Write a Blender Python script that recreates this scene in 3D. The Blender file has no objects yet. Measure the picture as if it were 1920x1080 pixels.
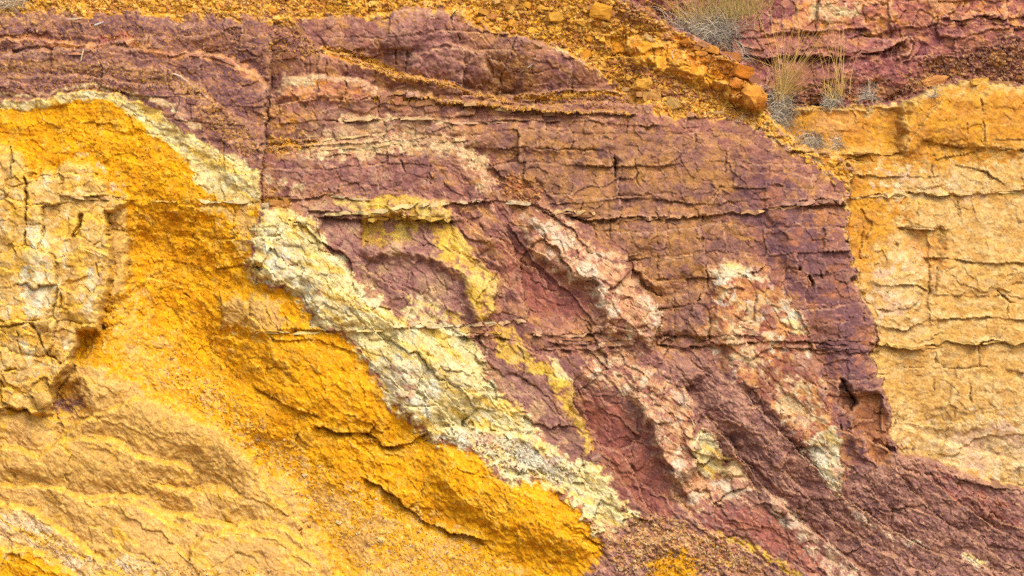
import bpy, math, random, time
import numpy as np
T0 = time.time()
rng = np.random.default_rng(11); random.seed(11)
scene = bpy.context.scene
COL = scene.collection
f4 = np.float32

# ---------------------------------------------------------------- camera, sky, sun, exposure
PXM = 160.0            # survey units (u right, v down) per metre of cliff
DIST = 50.0            # camera to the reference plane of the cliff
CZ = 3.375
cam_d = bpy.data.cameras.new('camera'); cam = bpy.data.objects.new('camera', cam_d); COL.objects.link(cam)
cam.location = (0, -DIST, CZ); cam.rotation_euler = (math.radians(90), 0, 0)
cam_d.sensor_width = 36.0; cam_d.lens = 36.0 * DIST / 12.0
cam_d.clip_start = 1.0; cam_d.clip_end = 3000.0
scene.camera = cam

SUN_EL, SUN_AZ = 50.0, 26.0         # degrees; azimuth measured from behind the camera, negative = from the left
world = bpy.data.worlds.new('World'); scene.world = world; world.use_nodes = True
wn = world.node_tree; bg = wn.nodes['Background']
sky = wn.nodes.new('ShaderNodeTexSky'); sky.sky_type = 'NISHITA'; sky.sun_disc = False
sky.sun_elevation = math.radians(SUN_EL); sky.sun_rotation = math.radians(180 - SUN_AZ)
sky.air_density = 1.0; sky.dust_density = 6.0; sky.ozone_density = 0.6
wn.links.new(sky.outputs['Color'], bg.inputs['Color']); bg.inputs['Strength'].default_value = 0.15
sun_d = bpy.data.lights.new('sun', 'SUN'); sun = bpy.data.objects.new('sun', sun_d); COL.objects.link(sun)
sun_d.energy = 0.8; sun_d.angle = math.radians(60); sun_d.color = (1.0, 0.96, 0.90)
sun.rotation_euler = (math.radians(90 - SUN_EL), 0, math.radians(SUN_AZ)); sun.location = (-10, -20, 20)
scene.view_settings.view_transform = 'Standard'; scene.view_settings.look = 'None'
scene.view_settings.gamma = 1.0; scene.view_settings.exposure = 1.06
scene.cycles.use_denoising = False
try: scene.view_settings.use_curve_mapping = False
except Exception: pass
ALB = np.array((.56, .60, .65))             # display colour (linear) to rock albedo

# ---------------------------------------------------------------- noise tools
GT = rng.normal(size=(24, 256, 256, 2)).astype(f4); GT /= np.linalg.norm(GT, axis=-1, keepdims=True)
def perlin(x, y, s):
    s = s % 24
    xi = np.floor(x).astype(np.int32); yi = np.floor(y).astype(np.int32)
    xf = (x - xi).astype(f4); yf = (y - yi).astype(f4)
    g = GT[s]
    def c(dx, dy):
        q = g[(xi + dx) & 255, (yi + dy) & 255]
        return q[..., 0] * (xf - dx) + q[..., 1] * (yf - dy)
    a = xf * xf * xf * (xf * (xf * 6 - 15) + 10); b = yf * yf * yf * (yf * (yf * 6 - 15) + 10)
    n0 = c(0, 0); n0 += a * (c(1, 0) - n0)
    n1 = c(0, 1); n1 += a * (c(1, 1) - n1)
    return n0 + b * (n1 - n0)
def fbm(x, y, s, octv=4, gain=0.5, lac=2.03):
    t = 0; a = 1.0; k = 1.0; e = 0.0
    for i in range(octv):
        t = t + a * perlin(x * k + 17.3 * i, y * k - 9.1 * i, s + i); e += a * a
        a *= gain; k *= lac
    return t / (0.28 * math.sqrt(e))          # about unit variance
def ridged(x, y, s, octv=3):
    t = 0; a = 1.0; k = 1.0
    for i in range(octv):
        t = t + a * (1 - np.abs(perlin(x * k + 31.7 * i, y * k, s + i)) * 2.2); a *= .5; k *= 2.1
    return t / 1.75
def uni(n): return 1 / (1 + np.exp(-1.7 * n))
def sstep(a, b, x):
    t = np.clip((x - a) / (b - a), 0, 1); return t * t * (3 - 2 * t)
RT = rng.random((8, 256, 256)).astype(f4)
def voronoi(x, y, s, jit=.85):
    """nearest cell: random index pair, offset from its centre and distance to its border"""
    xi = np.floor(x).astype(np.int32); yi = np.floor(y).astype(np.int32)
    d1 = np.full(x.shape, 1e9, f4); d2 = d1.copy()
    z = np.zeros(x.shape, f4); ax, ay, bx, by = z.copy(), z.copy(), z.copy(), z.copy()
    ci = np.zeros(x.shape, np.int32); cj = ci.copy()
    for i in (-1, 0, 1):
        for j in (-1, 0, 1):
            I = xi + i; J = yi + j; A = (I + 37 * s) & 255; B = (J + 91 * s) & 255
            px = I + .5 + jit * (RT[0][A, B] - .5) - x; py = J + .5 + jit * (RT[1][A, B] - .5) - y
            d = (px * px + py * py).astype(f4)
            n = d < d1; m = (~n) & (d < d2)
            d2 = np.where(n, d1, np.where(m, d, d2)); bx = np.where(n, ax, np.where(m, px, bx)); by = np.where(n, ay, np.where(m, py, by))
            d1 = np.where(n, d, d1); ax = np.where(n, px, ax); ay = np.where(n, py, ay)
            ci = np.where(n, A, ci); cj = np.where(n, B, cj)
    L = np.sqrt((bx - ax) ** 2 + (by - ay) ** 2) + 1e-6
    return ci, cj, -ax, -ay, ((d2 - d1) / (2 * L)).astype(f4)
def rnd(k, ci, cj): return RT[k][ci, cj]

# ---------------------------------------------------------------- the survey grid of the cliff
STEP = 1.7
def axis(a, b, far, n):
    core = np.arange(a, b, STEP); g = STEP * 1.09 ** np.arange(1, n); ext = np.cumsum(g); ext = ext[ext < far]
    return np.concatenate([(a - ext)[::-1], core, core[-1] + ext]).astype(f4)
UA = axis(-60, 1980, 620, 60); VA = axis(-60, 1140, 420, 60)
U, V = np.meshgrid(UA, VA)
NV, NU = U.shape
RO = 260
class Mask:
    """a filled outline with a blurred edge, kept only where it lies"""
    def __init__(self, poly, r):
        P = np.array(poly, float); pad = 2 * r + 4; lo = np.maximum(P.min(0) - pad, -RO); hi = np.minimum(P.max(0) + pad, [1920 + RO, 1080 + RO])
        self.o = np.floor(lo).astype(int); n = np.ceil(hi).astype(int) - self.o + 2; m = np.zeros((n[1], n[0]), f4)
        P = P - self.o; Q = np.roll(P, -1, 0)
        for row in range(n[1]):
            y = row + .5; c = ((P[:, 1] <= y) != (Q[:, 1] <= y))
            if not c.any(): continue
            xs = np.sort(P[c, 0] + (y - P[c, 1]) / (Q[c, 1] - P[c, 1]) * (Q[c, 0] - P[c, 0]))
            for a, b in zip(xs[0::2], xs[1::2]): m[row, max(0, int(a)):max(0, int(b))] = 1
        if r >= 1:
            for _ in range(2):
                for ax in (0, 1):
                    c = np.cumsum(np.pad(m, [(r + 1, r) if k == ax else (0, 0) for k in (0, 1)], mode='edge'), axis=ax, dtype=np.float64)
                    k = m.shape[ax]; a = (slice(None),) * ax
                    m = ((c[a + (slice(2 * r + 1, 2 * r + 1 + k),)] - c[a + (slice(0, k),)]) / (2 * r + 1)).astype(f4)
        self.m = m
        M = 75; e = self.o + n
        i0 = 0 if self.o[0] <= -RO + 1 else np.searchsorted(UA, self.o[0] - M); i1 = NU if e[0] >= 1920 + RO - 1 else np.searchsorted(UA, e[0] + M)
        j0 = 0 if self.o[1] <= -RO + 1 else np.searchsorted(VA, self.o[1] - M); j1 = NV if e[1] >= 1080 + RO - 1 else np.searchsorted(VA, e[1] + M)
        self.win = (slice(j0, j1), slice(i0, i1))
    def at(self, u, v):
        m = self.m; x = np.clip(u[self.win], -RO, 1920 + RO) - self.o[0]; y = np.clip(v[self.win], -RO, 1080 + RO) - self.o[1]
        ok = (x >= 0) & (y >= 0) & (x <= m.shape[1] - 1) & (y <= m.shape[0] - 1)
        x = np.clip(x, 0, m.shape[1] - 1.01); y = np.clip(y, 0, m.shape[0] - 1.01)
        i = x.astype(np.int32); j = y.astype(np.int32); a = x - i; b = y - j
        return (((m[j, i] * (1 - a) + m[j, i + 1] * a) * (1 - b) + (m[j + 1, i] * (1 - a) + m[j + 1, i + 1] * a) * b) * ok).astype(f4)

# ---------------------------------------------------------------- bodies and strata (u, v outlines as surveyed on the face)
E = 240
BODY = {
'purple_bank': [(-E,32),(0,30),(100,27),(330,30),(480,40),(512,75),(508,150),(500,210),(495,240),(490,300),(488,372),(420,330),(380,300),(350,268),(310,225),(262,192),(215,178),(160,174),(130,178),(60,190),(0,193),(-E,196)],
'ochre_bank': [(-E,200),(0,198),(60,196),(110,190),(160,176),(220,178),(262,192),(310,225),(350,268),(380,300),(420,330),(488,372),(480,440),(472,500),(470,530),(500,540),(535,545),(560,560),(590,600),(600,620),(640,625),(670,660),(700,700),(718,740),(740,760),(760,780),(790,810),(815,835),(870,840),(900,860),(930,890),(960,900),(1010,905),(1050,920),(1090,950),(1105,985),(1130,1020),(1130,1050),(1100,1075),(1090,1080+E),(-E,1080+E)],
'cream_crag': [(-E,268),(0,272),(30,278),(45,298),(60,320),(80,330),(130,300),(165,310),(195,345),(205,370),(235,372),(237,385),(200,400),(203,430),(205,480),(203,520),(197,570),(190,612),(150,620),(145,650),(135,690),(120,705),(100,722),(98,780),(60,775),(40,760),(0,770),(-E,780)],
'tan_slope': [(-E,776),(0,768),(40,758),(100,778),(98,722),(120,705),(135,690),(190,690),(240,715),(290,745),(340,765),(400,805),(440,830),(480,860),(530,900),(570,960),(600,1010),(630,1080),(640,1080+E),(-E,1080+E)],
'cream_rib': [(488,385),(540,385),(560,410),(600,430),(612,470),(650,500),(690,540),(715,560),(745,598),(800,606),(860,612),(895,640),(915,680),(925,720),(940,740),(980,770),(1030,830),(1080,870),(1130,880),(1160,930),(1192,975),(1180,1000),(1140,1022),(1130,1020),(1105,985),(1090,950),(1050,920),(1010,905),(960,900),(930,890),(900,860),(870,840),(815,835),(790,810),(760,780),(740,760),(718,740),(700,700),(670,660),(640,625),(600,620),(590,600),(560,560),(535,545),(500,540),(470,530),(472,500),(480,440)],
'rubble_slope': [(-E,-E),(-E,26),(0,26),(60,20),(120,30),(330,28),(480,32),(520,50),(560,38),(700,30),(790,15),(870,20),(890,45),(940,60),(1000,75),(1050,95),(1100,120),(1130,140),(1150,160),(1200,195),(1260,212),(1330,218),(1370,228),(1430,250),(1490,285),(1520,312),(1560,332),(1590,350),(1600,320),(1560,290),(1500,272),(1460,242),(1440,200),(1430,170),(1400,130),(1350,100),(1320,80),(1260,50),(1200,18),(1150,-10),(1130,-E)],
'upper_purple_wall': [(1130,-E),(1150,-10),(1200,18),(1260,50),(1320,80),(1350,100),(1400,130),(1430,170),(1440,200),(1500,198),(1540,200),(1600,195),(1640,195),(1700,190),(1760,162),(1830,150),(1920,163),(1920+E,170),(1920+E,-E)],
'sandstone_cliff': [(1440,200),(1500,198),(1640,195),(1700,190),(1760,162),(1830,150),(1920,163),(1920+E,170),(1920+E,975),(1920,918),(1860,905),(1790,880),(1720,850),(1690,850),(1668,812),(1673,790),(1661,742),(1648,712),(1651,690),(1636,662),(1648,640),(1640,602),(1625,582),(1618,546),(1600,530),(1605,502),(1594,472),(1586,442),(1592,402),(1580,385),(1590,350),(1600,320),(1560,290),(1500,272),(1460,242)],
'purple_talus': [(1290,960),(1420,930),(1400,890),(1360,850),(1320,790),(1300,740),(1240,700),(1240,675),(1320,665),(1370,700),(1420,750),(1470,800),(1510,850),(1545,900),(1580,935),(1600,880),(1680,870),(1690,850),(1720,850),(1790,880),(1860,905),(1920,918),(1920+E,975),(1920+E,1080+E),(1090,1080+E),(1100,1075),(1130,1050),(1140,1022),(1180,1000),(1210,965)],
}
# depth of each body against the purple cliff (m towards the viewer), blur of its edge
BODY_H = {'purple_bank': (.02, 10), 'ochre_bank': (-.06, 10), 'cream_crag': (.36, 3), 'tan_slope': (.26, 22), 'cream_rib': (.05, 8),
          'rubble_slope': (-.22, 26), 'upper_purple_wall': (-.55, 3), 'sandstone_cliff': (-.30, 2), 'purple_talus': (.16, 30)}
ORDER = ['purple_bank', 'ochre_bank', 'cream_rib', 'cream_crag', 'tan_slope', 'rubble_slope', 'upper_purple_wall', 'sandstone_cliff', 'purple_talus']
# swells and hollows of the face: outline, height, blur
SWELL = [
 ([(235,420),(300,400),(420,470),(450,600),(520,740),(400,720),(300,660),(240,600)], -.30, 36),
 ([(205,395),(240,388),(236,560),(200,560)], .10, 5),
 ([(360,560),(420,540),(600,640),(720,740),(760,790),(680,800),(560,780),(460,700)], .09, 22),
 ([(830,850),(900,860),(1000,910),(1090,955),(1120,1020),(1060,1040),(960,1010),(880,960),(800,900)], .20, 18),
 ([(418,562),(600,560),(640,625),(470,625),(418,612)], .05, 4),
 ([(480,400),(560,400),(610,480),(720,580),(740,612),(640,612),(560,550),(480,520)], .10, 14),
 ([(725,680),(800,640),(900,680),(920,730),(840,790),(760,780)], .14, 14),
 ([(965,440),(985,492),(1030,512),(1100,535),(1112,560),(1110,602),(1030,592),(990,562),(962,520)], -.08, 9),
 ([(1000,400),(1060,412),(1120,470),(1172,490),(1186,530),(1232,560),(1240,605),(1225,645),(1140,620),(1112,540),(1010,480),(985,430)], .14, 8),
 ([(1100,748),(1150,742),(1190,772),(1212,810),(1230,870),(1250,930),(1190,940),(1130,880),(1108,820)], -.06, 12),
 ([(1190,700),(1240,718),(1290,738),(1316,770),(1312,830),(1302,902),(1250,892),(1235,860),(1215,795),(1190,762)], .16, 7),
 ([(1340,490),(1380,484),(1430,500),(1475,530),(1512,572),(1522,642),(1545,690),(1575,790),(1588,900),(1545,900),(1470,800),(1370,700),(1342,600)], .10, 8),
 ([(1440,380),(1580,386),(1592,470),(1612,540),(1642,612),(1640,660),(1668,750),(1690,850),(1610,860),(1570,740),(1530,620),(1480,520)], .14, 16),
 ([(1577,712),(1590,716),(1607,756),(1590,772),(1578,745)], -.16, 2),
 ([(1592,740),(1612,735),(1640,745),(1668,790),(1674,862),(1640,872),(1612,800)], -.09, 3),
 ([(680,410),(770,408),(770,458),(680,458)], -.10, 2),
 ([(680,378),(840,376),(844,408),(680,406)], .07, 3),
 ([(680,458),(790,462),(930,540),(925,600),(890,600),(870,520),(800,485),(690,478)], .10, 5),
 ([(1690,430),(1772,432),(1760,500),(1745,580),(1720,600),(1720,520)], -.08, 6),
 ([(1620,480),(1720,480),(1735,600),(1640,620)], .06, 10),
 ([(1700,180),(1920,170),(1920,290),(1740,262),(1705,290),(1690,280)], .08, 8),
 ([(1440,205),(1640,198),(1700,195),(1690,285),(1560,280),(1500,272)], -.16, 6),
 ([(1310,60),(1345,95),(1440,150),(1442,205),(1400,200),(1320,160),(1260,120)], .10, 5),
 ([(1345,150),(1430,165),(1440,202),(1395,205),(1365,180)], .12, 4),
 ([(1180,75),(1260,85),(1330,130),(1330,160),(1260,145),(1190,115)], .06, 5),
 ([(1060,90),(1130,115),(1150,150),(1130,150),(1080,115)], .08, 8),
 ([(102,722),(150,716),(156,770),(126,786),(102,768)], -.16, 7),
 ([(144,618),(168,618),(160,650),(138,700),(110,722),(118,706),(140,670)], -.05, 5),
 ([(10,300),(60,330),(60,700),(30,720),(0,600)], .05, 14),
 ([(60,440),(120,470),(110,560),(90,620),(55,600)], .07, 8),
 ([(130,470),(200,430),(204,600),(150,615),(130,560)], .05, 8),
 ([(835,75),(905,98),(918,135),(905,160),(760,150),(765,105)], .09, 5),
 ([(520,165),(560,145),(660,146),(725,172),(700,185),(520,188)], .07, 3),
 ([(860,18),(890,50),(880,70),(760,90),(690,60),(780,28)], .06, 10),
 ([(1215,195),(1240,195),(1242,215),(1235,240),(1215,225)], .04, 3),
 ([(1155,290),(1190,285),(1215,330),(1215,370),(1155,370)], .05, 3),
 ([(830,235),(960,232),(1150,235),(1150,280),(960,285),(880,270)], .05, 4),
 ([(1140,420),(1320,410),(1325,500),(1230,545),(1150,480)], .05, 5),
 ([(1235,565),(1315,545),(1325,625),(1240,625)], .07, 3),
 ([(1445,1090),(1700,1010),(1900,1060),(1900,1150)], .05, 30),
 ([(1590,870),(1690,870),(1700,1000),(1590,940)], .05, 10),
]
# steps in the face: line (what lies on its positive side - below, for a line that runs to the right - drops), drop, reach, rise above, reach of rise
STEPS = [
 ([(610,408),(680,409),(740,405),(800,409),(846,413)], .16, 26, .04, 20),
 ([(487,377),(560,372),(620,366),(700,374)], .05, 14, .03, 10),
 ([(560,396),(610,398),(680,396)], .06, 18, .03, 8),
 ([(840,379),(880,378),(960,378),(1010,383),(1032,396)], .07, 20, .05, 8),
 ([(1035,402),(1075,402),(1110,415),(1148,413)], .12, 16, .03, 12),
 ([(1148,413),(1250,406),(1330,405),(1440,392),(1500,386),(1582,381)], .07, 26, .03, 14),
 ([(1030,381),(1100,382),(1150,373),(1220,376),(1340,381),(1440,372)], .04, 12, .01, 10),
 ([(478,622),(600,622),(720,618),(780,612),(850,610),(930,605),(986,601)], .05, 9, .04, 5),
 ([(860,632),(930,630),(946,634)], .12, 20, .06, 12),
 ([(1000,626),(1050,630),(1100,624),(1160,626),(1210,620)], .06, 10, .03, 8),
 ([(1030,642),(1100,646),(1150,640),(1230,630),(1330,628),(1420,632)], .06, 9, .02, 9),
 ([(1000,655),(1100,655),(1200,648),(1330,648),(1440,640),(1500,641),(1640,640)], .07, 14, .02, 10),
 ([(1440,654),(1500,652),(1560,656),(1642,656)], .07, 14, .02, 8),
 ([(1640,642),(1680,651),(1720,653),(1780,640),(1820,646),(1860,640),(1960,637)], .055, 18, .05, 10),
 ([(500,276),(600,274),(700,266),(800,258)], .04, 10, .03, 8),
 ([(600,292),(700,286),(790,270),(880,262)], .03, 10, .02, 8),
 ([(640,226),(730,222),(825,223)], .05, 12, .03, 6),
 ([(835,229),(1000,228),(1140,230),(1230,236)], .04, 9, .05, 10),
 ([(880,276),(950,277),(980,276)], .06, 6, 0, 5),
 ([(700,182),(760,178),(830,190),(960,206),(1100,214),(1190,216)], .10, 34, .04, 8),
 ([(640,110),(740,140),(850,158),(960,190)], -.06, 24, 0, 5),
 ([(600,95),(700,90),(770,88)], .05, 14, .02, 8),
 ([(1140,200),(1180,190)], .05, 14, 0, 6),
 ([(960,178),(1060,168),(1160,172)], .05, 14, .02, 8),
 ([(940,200),(1100,192),(1180,196)], .05, 14, .03, 8),
 ([(1440,112),(1480,104),(1520,102),(1570,106),(1610,98),(1660,90),(1685,80)], .22, 14, .05, 22),
 ([(1380,100),(1440,112)], .08, 14, .03, 12),
 ([(1770,36),(1840,32),(1960,30)], .12, 12, .05, 16),
 ([(1450,62),(1540,60),(1620,55)], .10, 16, .04, 14),
 ([(1600,70),(1680,55),(1780,45),(1960,48)], .05, 20, .03, 18),
 ([(1480,282),(1560,290),(1640,292),(1692,286)], .06, 10, .05, 12),
 ([(1735,264),(1800,276),(1850,275),(1960,286)], .07, 10, .03, 12),
 ([(1870,263),(1960,262)], .06, 10, 0, 6),
 ([(1760,296),(1800,290),(1830,280)], .05, 8, 0, 6),
 ([(1585,372),(1640,366),(1700,362),(1800,366),(1960,356)], .06, 14, .05, 10),
 ([(1610,330),(1680,332),(1760,328)], .05, 14, .02, 8),
 ([(1800,310),(1850,318),(1880,345)], .06, 10, .02, 10),
 ([(1688,428),(1730,430),(1775,430)], .07, 14, .02, 8),
 ([(1735,484),(1800,488),(1850,495),(1960,492)], .05, 16, .02, 16),
 ([(1640,535),(1720,534),(1735,545)], .03, 10, .03, 14),
 ([(1650,580),(1730,578)], .03, 10, .03, 12),
 ([(1760,555),(1850,552),(1960,560)], .03, 10, .03, 14),
 ([(1640,610),(1700,620),(1740,600)], .04, 12, .03, 12),
 ([(1760,600),(1850,595),(1960,605)], .04, 12, .03, 12),
 ([(1680,790),(1760,800),(1850,790),(1960,780)], -.08, 40, 0, 10),
 ([(1690,855),(1760,880),(1860,906),(1960,928)], -.10, 40, 0, 10),
 ([(1500,380),(1540,372),(1582,376)], .10, 22, .06, 8),
 ([(1600,800),(1640,790)], .04, 10, 0, 6),
 ([(600,800),(640,813),(690,811),(702,795)], .14, 20, .03, 20),
 ([(695,815),(722,840),(762,835),(792,815)], .12, 18, .03, 20),
 ([(590,780),(540,760),(480,730)][::-1], .06, 24, .02, 20),
 ([(690,900),(740,930),(790,975),(850,1000),(900,1010)], .10, 30, .03, 20),
 ([(470,625),(540,640),(600,640),(660,660)], .03, 14, .02, 10),
 ([(1085,1000),(1130,1025)], .08, 20, 0, 10),
 ([(0,706),(40,735),(95,765)], .04, 12, .02, 10),
 ([(-60,612),(30,608),(60,600)], .05, 8, .02, 8),
 ([(135,640),(190,615)], .10, 14, .02, 10),
 ([(120,368),(160,370),(205,368),(236,374)], .10, 14, .05, 10),
 ([(60,770),(98,772),(112,800)], .08, 14, 0, 10),
 # upright edges, traced upwards: the right side drops
 ([(490,392),(492,300),(500,200),(508,130),(512,78)], .12, 40, .02, 12),
 ([(478,530),(480,440),(487,390)], .06, 22, .02, 10),
 ([(918,603),(930,560),(928,530),(895,482)], .14, 46, .02, 12),
 ([(885,480),(870,440),(842,412)], .04, 26, 0, 12),
 ([(1225,642),(1240,602),(1229,560),(1186,526),(1176,482)], .16, 50, .02, 10),
 ([(992,592),(976,522),(962,462),(945,440)], .10, 30, .02, 12),
 ([(1302,902),(1312,830),(1316,770),(1284,735)], .12, 60, .02, 10),
 ([(1360,870),(1345,830),(1330,795)], .06, 26, 0, 10),
 ([(1108,850),(1098,800),(1075,755),(1076,715)], .12, 36, .02, 10),
 ([(190,614),(197,570),(205,482),(200,400)], .18, 16, .02, 10),
 ([(240,560),(238,390)], .08, 16, .02, 8),
 ([(416,612),(418,558)], -.09, 40, 0, 8),
 ([(915,680),(895,640),(862,614)], .06, 22, 0, 10),
 ([(1192,978),(1160,930),(1130,882)], .10, 26, 0, 10),
 ([(1215,960),(1190,920)], .05, 20, 0, 10),
 ([(1640,1090),(1560,1025),(1500,980),(1430,912),(1350,812),(1290,735)], .21, 60, .09, 16), ([(1870,1072),(1760,1040),(1700,1012),(1590,938),(1500,850),(1400,742)], .19, 46, .07, 14),
 ([(1480,1090),(1400,1030),(1320,985),(1270,930)], .10, 40, .04, 14), ([(1760,1090),(1660,1040),(1570,985),(1480,890)], .08, 30, .03, 14), ([(1960,1040),(1860,985),(1780,930),(1720,880)], .10, 36, .04, 14), ([(1940,1090),(1850,1030),(1760,970),(1690,900)], .09, 30, .03, 14),
 ([(1210,960),(1150,880),(1105,800),(1085,740)], .08, 40, .03, 14), ([(1290,930),(1245,860),(1215,790),(1180,742)], -.10, 34, 0, 10), ([(1110,600),(1060,540),(1000,490),(960,430)], -.08, 30, 0, 10), ([(1560,860),(1480,770),(1420,690),(1380,600)], .06, 34, .02, 12),
 ([(860,800),(780,720),(720,640),(620,520),(560,430)], .13, 40, .05, 14), ([(1000,830),(930,760),(880,700),(800,630)], .09, 36, .03, 14), ([(700,560),(640,500),(590,440)], .08, 30, .03, 12), ([(760,600),(690,540)], .06, 20, .03, 10), ([(1080,930),(1000,880),(900,840)], .06, 24, .03, 12),
 ([(1420,935),(1402,892)], .08, 26, 0, 10),
 ([(960,460),(890,300),(870,268)], .05, 34, 0, 10),
 ([(1326,500),(1318,420)], .05, 30, 0, 8),
 ([(1745,600),(1742,520),(1738,440)], -.05, 26, 0, 8),
 ([(1695,285),(1710,255),(1740,215),(1760,195)], -.06, 30, 0, 10),
 ([(1680,115),(1676,95),(1690,80)], .10, 20, .03, 10),
 ([(1443,205),(1432,172),(1402,132)], .16, 26, 0, 8),
 ([(1212,240),(1220,200)], .04, 14, 0, 8),
 ([(905,160),(918,138),(905,100),(850,78)], .08, 24, 0, 10),
 ([(785,125),(760,150)], -.04, 14, 0, 8),
]
# benches: crest line run to the right, how far the face above steps back, height of the bench tread, reach
BENCH = [
 ([(-80,844),(30,846),(70,862),(110,832),(150,828),(205,829),(250,863),(300,870),(340,876),(355,890),(357,915)], .15, 12, 40),
 ([(110,826),(160,790),(210,768),(280,748),(310,755),(400,812),(462,862),(482,880)], .11, 10, 36),
 ([(-80,914),(20,916),(105,920),(150,942),(205,934),(270,940),(320,980)], .13, 12, 36),
 ([(300,968),(340,976),(390,984),(440,992),(470,985),(520,990),(560,1020)], .14, 11, 40),
 ([(290,912),(345,922),(372,930),(430,926),(438,938)], .12, 9, 34),
 ([(195,948),(250,948),(290,972),(330,990)], .10, 9, 30),
 ([(360,1045),(380,1010),(440,998),(520,1012),(590,1060),(600,1090)], .12, 10, 40),
 ([(-80,948),(0,952),(60,966),(110,1000),(160,1040),(190,1062)], .14, 14, 40),
 ([(-80,1032),(0,1032),(60,1037),(100,1056),(150,1090)], .10, 12, 40),
 ([(455,850),(480,880),(505,935),(560,990),(590,1010),(620,1075)], .10, 10, 50),
 ([(0,770),(60,772),(95,792),(120,800),(170,790)], .08, 10, 40),
 ([(240,712),(290,742),(340,760),(380,785)], .06, 8, 40),
 ([(700,180),(760,176),(830,188),(960,204),(1100,213),(1190,216)], .16, 12, 30),
 ([(590,90),(660,108),(740,140),(850,158),(960,190)], .14, 8, 40),
 ([(940,182),(1060,168),(1160,172)], .10, 8, 30), ([(940,202),(1100,194),(1180,198)], .10, 8, 26),
 ([(500,276),(600,272),(700,264),(800,258)], .08, 6, 26), ([(560,292),(700,286),(790,270),(880,262)], .05, 4, 20),
 ([(640,228),(730,223),(825,223)], .10, 6, 30), ([(-60,72),(100,78),(170,84),(280,72),(300,88)], .10, 8, 40),
 ([(320,98),(380,100),(440,115),(470,135),(500,165)], .12, 8, 40), ([(-60,110),(60,98),(150,92),(250,92)], .08, 8, 30),
 ([(-60,150),(80,140),(200,150),(300,160)], .07, 7, 30), ([(330,140),(380,175),(430,215),(480,255)], .08, 10, 30), ([(-60,192),(60,188),(160,172),(220,176),(270,196)], .07, 6, 24),
 ([(510,170),(545,146),(600,142),(660,145),(700,158),(735,176)], .08, 5, 24), ([(690,30),(780,20),(860,22),(888,50)], .12, 10, 50), ([(940,62),(1000,78),(1060,100),(1130,140)], .10, 8, 40),
 ([(830,80),(870,84),(905,102),(916,135)], .07, 6, 30), ([(1640,196),(1700,190),(1760,164),(1830,152),(1960,166)], .16, 10, 40), ([(1450,205),(1530,204),(1620,206)], .12, 8, 30),
 ([(1310,905),(1360,895),(1400,902)], .07, 5, 20), ([(1430,920),(1500,985),(1560,1025),(1640,1085)], .07, 6, 40), ([(820,806),(900,806),(1000,828),(1080,872)], .10, 12, 40), ([(1010,905),(1050,920),(1090,950),(1108,985)], .05, 6, 20),
 ([(1030,385),(1015,372),(930,340),(890,310)][::-1], .05, 5, 20), ([(1690,852),(1720,850),(1790,880),(1860,905),(1960,935)], .16, 8, 40), ([(1690,800),(1760,830),(1850,850),(1960,880)], .06, 8, 30),
]
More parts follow.
